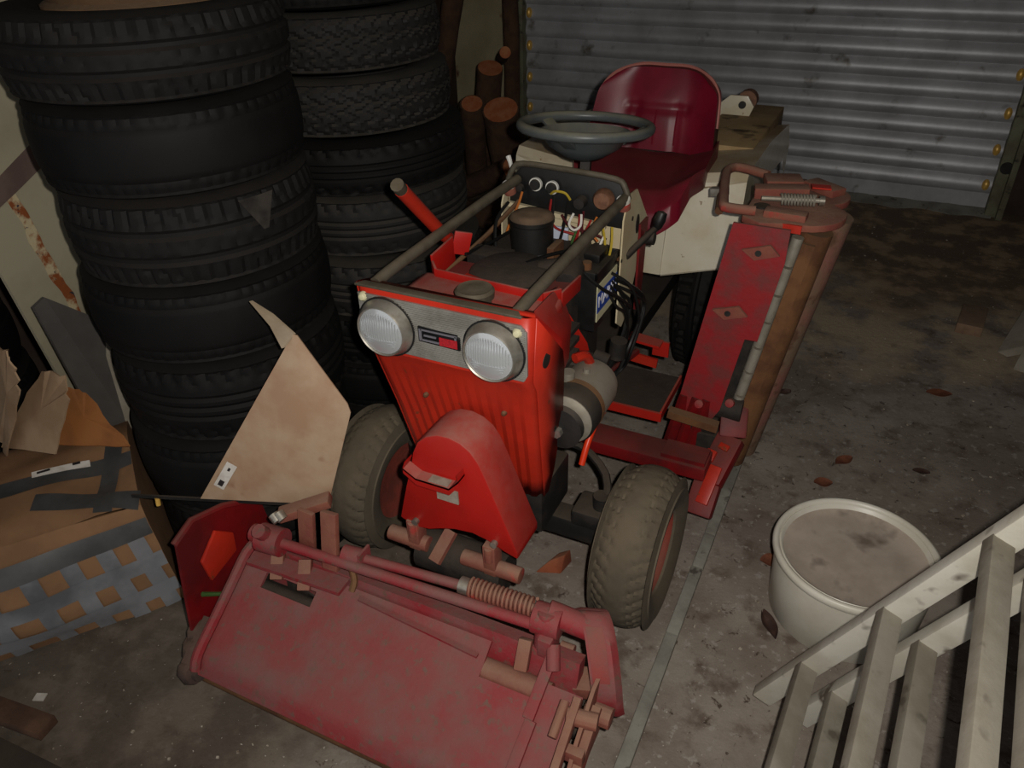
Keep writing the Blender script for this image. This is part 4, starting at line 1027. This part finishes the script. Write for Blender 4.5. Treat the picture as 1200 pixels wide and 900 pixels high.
# beige folded sheet standing against the stack
A0 = V((-1.333, .942, .352)); B0 = V((-1.033, 1.054, .352)); T0 = V((-1.058, 1.077, .802))
e_ = (B0-A0).normalized(); nrm = e_.cross(T0-A0).normalized()
if nrm.y > 0: nrm = -nrm
R1 = V((-.955, 1.102, .621))
R1 = R1 - nrm*((R1-A0).dot(nrm))
sh = thing('bent_sheet', 'beige bent metal sheet standing between the tyres and the front wheel', 'metal sheet', (-1.2, 1.05, .28))
def shp(u, v):
    a = A0.lerp(T0, v); r = (B0.lerp(R1, min(1, v/.62)) if v < .62 else R1.lerp(T0+V((.012, 0, 0)), (v-.62)/.38))
    return a.lerp(r, u) + nrm*(.012*math.sin(PI*u)*math.sin(PI*v))
B().grid(shp, 14, 20, -nrm*.003).build('sheet_face', 'beige_sheet', sh)
fl0 = T0; fl1 = V((-1.156, 1.072, .863)); fl2 = V((-1.072, 1.052, .778))
B().prism([fl0, fl0.lerp(fl1, .5)+V((0, 0, .008)), fl1, fl1.lerp(fl2, .5)+V((.012, 0, .0)), fl2], (.004, .006, 0)).build('folded_flap', 'beige_back', sh)
st_ = B().bar((-1.501, .884, .348), (-1.055, 1.048, .346), .005, .009).build('lower_strip', 'black_metal', sh)
B().cyl((-1.44, .905, .345), (-1.44, .902, .325), .006, n=8).build('strip_bolt', 'brass', st_)
c = shp(.10, .12)
sx = (shp(.12, .35)-shp(.10, .08)).normalized(); sy = nrm.cross(sx)
Rm_ = Matrix((sx, sy, nrm)).transposed()
ctr = A0.lerp(T0, .17) + e_*.030
sk = B().box(ctr+nrm*.006, (.085, .026, .0016), Rm_).build('white_sticker', 'sticker_white', sh)
B().box(ctr+nrm*.0072-sx*.026, (.018, .012, .0008), Rm_).box(ctr+nrm*.0072+sx*.024, (.010, .006, .0008), Rm_).build('sticker_print', 'ink', sk)

# parcel: cardboard wrapped in a lattice of grey tape
pc = thing('taped_parcel', 'brown cardboard parcel wrapped in crossing grey tape on the left', 'parcel', (-1.75, .86, 0))
PA = V((-1.83, .38, 0)); PE = V((.61, .79, 0)).normalized(); PN = V((.79, -.61, 0)).normalized(); PL = .64; PH = .30
def front(u, v, o=0.0):
    bul = .035*math.sin(PI*v)*math.sin(PI*min(1, u*1.02)) + .018*mnoise.noise(V((u*3, v*3, 7))) - .05*v*v
    return PA + PE*(PL*u - .03*v*u) + V((0, 0, .012 + PH*v)) + PN*(bul + o)
def top(u, v, o=0.0):
    """v=0 front edge, v=1 back"""
    p = front(u, 1)
    return p - PN*(.42*v) + V((0, 0, .05*math.sin(PI*v*.8)*(.6+.4*u) - .06*max(0, v-.6) + .018*mnoise.noise(V((u*4, v*4, 2))) + o))
b = B(); b.grid(front, 24, 14); b.grid(top, 24, 16)
b.grid(lambda u, v: (front(1, v) if u == 0 else (top(1, u, 0)*(v) + (front(1, 0)-PN*(.42*u))*(1-v))), 10, 14)
b.grid(lambda u, v: (front(0, v) if u == 0 else (top(0, u, 0)*(v) + (front(0, 0)-PN*(.42*u))*(1-v))), 10, 14)
b.grid(lambda u, v: (top(u, 1)*v + (front(u, 0)-PN*.42)*(1-v)), 24, 6)
b.add([front(0, 0), front(1, 0), front(1, 0)-PN*.42, front(0, 0)-PN*.42], [(0, 1, 2, 3)])
b.build('carton', 'cardboard', pc, smooth=50)
def strip(fn, u0, v0, u1, v1, wd, mt, o=.004, n=22):
    du, dv = u1-u0, v1-v0; L_ = math.hypot(du*PL, dv*PH); pu, pv = -dv*PH/L_/PL, du*PL/L_/PH
    def g(a, c): return fn(u0+du*a+pu*wd*(c-.5), v0+dv*a+pv*wd*(c-.5), o)
    B().grid(g, n, 2).build('tape', mt, pc)
for u in (.40, .56, .70, .83, .95): strip(front, u, 0.0, u-.02, .80, .040, 'duct_tape', .004)
for v in (.16, .46): strip(front, .0, v, 1.0, v+.05, .042, 'duct_tape', .006)
strip(front, .0, .80, 1.0, .84, .045, 'tape_dark', .008)
def top2(u, v, o): return top(u, v*PH/.42*1.0, o)
strip(top2, .0, .62, 1.0, .52, .05, 'tape_dark', .006)
strip(top2, .62, .30, 1.0, .02, .05, 'tape_dark', .008)
strip(top2, .86, .0, .95, .8, .045, 'tape_dark', .005)
q = B().grid(lambda a, c: top(.62+.22*a, .43+.05*c-.03*a, .010), 10, 2).build('parcel_label', 'sticker_white', pc)
B().grid(lambda a, c: top(.64+.05*a, .445+.018*c, .012), 4, 1).build('label_print', 'ink', q)
B().grid(lambda a, c: top(.775+.03*a, .435+.02*c, .012), 4, 1).build('label_logo', 'ink', q)

# torn cardboard pieces on the parcel
def torn(name, pts, mt, label, th=.004, rip=.012):
    n = len(pts); out = []
    for i in range(n):
        a, c = V(pts[i]), V(pts[(i+1) % n]); k_ = 5
        for j in range(k_):
            t = j/k_; p = a.lerp(c, t)
            if 0 < j: p += V((random.uniform(-1, 1), random.uniform(-1, 1), random.uniform(-1, 1)))*rip*.4
            out.append(p)
    cen = sum(out, V())/len(out)
    nn = (V(pts[1])-V(pts[0])).cross(V(pts[2])-V(pts[0])).normalized()
    b = B(); m_ = len(out)
    b.add(out+[cen]+[p+nn*th for p in out]+[cen+nn*th], [(i, (i+1) % m_, m_) for i in range(m_)] + [(m_+1+(i+1) % m_, m_+1+i, 2*m_+1) for i in range(m_)] + [(i, (i+1) % m_, m_+1+(i+1) % m_, m_+1+i) for i in range(m_)])
    return tag(b.build(name, mt, None, smooth=20), label, 'cardboard')
torn('torn_cardboard', [(-1.83, .90, .69), (-1.745, .87, .712), (-1.728, .865, .67), (-1.756, .86, .59), (-1.92, .85, .36), (-2.03, .90, .36)], 'cardboard_light', 'upright torn flap of light cardboard at the left edge')
torn('torn_cardboard', [(-1.787, .95, .60), (-1.70, .95, .61), (-1.685, .93, .555), (-1.750, .88, .40), (-1.97, .87, .36), (-1.893, .92, .481)], 'cardboard_light', 'pale torn cardboard with a ragged white edge beside the orange piece')
torn('torn_cardboard', [(-1.80, 1.0, .52), (-1.76, 1.02, .50), (-1.60, .985, .40), (-1.84, .93, .37)], 'cardboard_orange', 'orange-brown triangular cardboard piece below the slate')

# dark board in the near left corner
db = B().box((-1.355, .345, .012), (.46, .13, .024), rotz(.05)).build('dark_board', 'black_metal', None, bevel=.003)
tag(db, 'dark dirty board lying in the lower left corner', 'board')
db = B().box((-1.55, .445, .030), (.26, .05, .026), rotz(.12)).build('wood_offcut', 'bark', None, bevel=.003)
tag(db, 'dark brown wood offcut lying on the lower left floor', 'offcut')

# ================================================================== LOGS BY THE BACK WALL
def log(a, c, r, label, r2=None, curve=0.0):
    a, c = V(a), V(c); r2 = r2 or r
    t = thing('log', label, 'log', (a.x, a.y, min(a.z, c.z)-r*.4), 'firewood by the back wall')
    d = (c-a); x = d.normalized().orthogonal().normalized()
    pts = [a + d*k/6 + x*(curve*math.sin(PI*k/6)) for k in range(7)]
    b = B().tube(pts, [r+(r2-r)*k/6 + random.uniform(-.004, .004) for k in range(7)], 16, smooth=0)
    b.build('bark', 'bark', t)
    dn = (pts[-1]-pts[-2]).normalized()
    B().cyl(pts[-1], pts[-1]+dn*.004, r2*.9, n=18).build('cut_end', 'cut_wood', t)
    return t
log((-1.93, 3.95, .05), (-1.86, 3.66, .60), .098, 'thick log with round sawn end showing beside the steering wheel')
log((-2.20, 4.0, .08), (-2.06, 3.72, .60), .062, 'split orange-ended log behind the thickest log end')
log((-2.30, 4.25, .05), (-2.10, 4.02, .72), .075, 'dark log rising behind the two sawn ends')
log((-2.10, 3.55, .07), (-1.72, 3.40, .12), .07, 'log lying low behind the rear tyre stack')
log((-2.25, 3.75, .07), (-1.78, 3.6, .32), .06, 'thin log half buried under the sawn log ends')
log((-2.20, 4.35, .70), (-2.02, 4.05, .80), .034, 'short grey stub sticking out above the log pile', curve=.0)
log((-2.28, 4.62, .02), (-2.33, 4.68, 1.6), .055, 'tall brown branch standing beside the roller door rail', .045, .03)
log((-2.60, 4.2, .30), (-2.36, 4.3, 1.45), .065, 'leaning dark trunk at the top behind the rear tyres', .06)
log((-2.67, 3.95, .30), (-2.50, 4.0, 1.45), .055, 'second dark trunk leaning left of the first one', .06)
log((-2.24, 3.25, .05), (-1.86, 3.12, .30), .075, 'bark covered log between rear tyres and mower', .07)

# ================================================================== RIGHT SIDE BITS
bkk = B().box((.445, 3.35, .022), (.095, .20, .044), rotz(-.12)).build('brick', 'brick_grey', None, bevel=.004)
tag(bkk, 'dusty half brick lying on the floor left of the stone slabs', 'brick')
def slab(name, pts, th, label):
    o = B().prism(pts, th).build(name, 'stone', None, bevel=.004); tag(o, label, 'stone slab', 'stone slabs at the right edge'); return o
slab('stone_slab', [(.535, 3.15, .0), (.57, 3.12, .0), (.75, 3.62, .20), (.71, 3.68, .20)], (.14, -.04, .10), 'grey stone slab leaning at the right edge, left one of two')
slab('stone_slab', [(.585, 3.03, .0), (.81, 2.96, .0), (.91, 3.32, .24), (.71, 3.46, .24)], (.02, .05, -.0), 'pale grey slab at the right edge, in front of the other slab')
fg = B().add([(-.632, 1.36, 0), (-.565, 1.385, 0), (-.555, 1.44, 0), (-.60, 1.43, 0), (-.60, 1.385, .035), (-.560, 1.40, .060), (-.556, 1.43, .055), (-.585, 1.42, .04)], [(0, 1, 2, 3), (4, 7, 6, 5), (0, 4, 5, 1), (1, 5, 6, 2), (2, 6, 7, 3), (3, 7, 4, 0)]).build('brick_fragment', 'brick', None, bevel=.003)
tag(fg, 'broken orange brick fragment on the floor beside the front tyre', 'brick')
def leaf(x, y, L, W_, a, mt, label, curl=.01):
    def f(u, v):
        w_ = W_*math.sin(PI*min(1, max(0, u*.96+.02)))**.8
        px, py = (u-.5)*L, (v-.5)*w_
        return V((x + px*math.cos(a)-py*math.sin(a), y + px*math.sin(a)+py*math.cos(a), .003 + curl*(abs(v-.5)*2)**2 + .5*curl*abs(u-.5)))
    tag(B().grid(f, 10, 4, (0, 0, .0012)).build('dry_leaf', mt, None, smooth=60), label, 'leaf', 'dry leaves on the floor')
LF = [(893, 752), ]
leaf(-.020, 1.435, .085, .034, -1.0, 'leaf_dark', 'dark curled leaf on the floor left of the white tub', .014)
leaf(-.055, 1.665, .06, .05, .4, 'leaf_red', 'orange leaf scrap beside the upper left rim of the tub', .004)
leaf(-.048, 1.72, .045, .035, 1.4, 'leaf', 'small brown leaf just above the orange scrap by the tub', .004)
leaf(.03, 2.06, .055, .045, .3, 'leaf_red', 'reddish leaf on the floor behind the tub, nearer one', .006)
leaf(.075, 2.20, .07, .04, .9, 'leaf_red', 'brown leaf on the floor behind the tub, farther one', .006)
leaf(.30, 2.24, .05, .03, .1, 'leaf_dark', 'dark leaf on the floor at right, behind the tub', .005)
leaf(.34, 2.74, .085, .05, .2, 'leaf_red', 'rust-brown leaf near the stone slabs', .004)
leaf(-.16, 2.52, .04, .03, .5, 'leaf_dark', 'dark scrap beside the foot of the upright cutting unit', .012)
fk = B().box((-1.535, .515, .003), (.026, .020, .003), rotz(.4)).build('paper_scrap', 'sticker_white', None)
tag(fk, 'white paper scrap on the dark floor at lower left', 'paper')
# crumbs and chips scattered on the concrete
b = B(); rr_ = random.Random(3)
for i in range(330):
    x = rr_.uniform(-.2, .95); y = rr_.uniform(.9, 4.4)
    if rr_.random() < .25: x = rr_.uniform(-1.6, -.2); y = rr_.uniform(.2, .66)
    if math.hypot(x-.134, y-1.577) < .2: continue
    s = rr_.choice((.002, .002, .003, .003, .005))
    b.box((x, y, s*.4), (s*rr_.uniform(.7, 1.6), s*rr_.uniform(.7, 1.6), s*.8), rotz(rr_.uniform(0, 3)))
tag(b.build('floor_grit', 'chip', None, smooth=0), 'pale grit and crumbs scattered over the concrete floor', 'grit', kind='stuff')
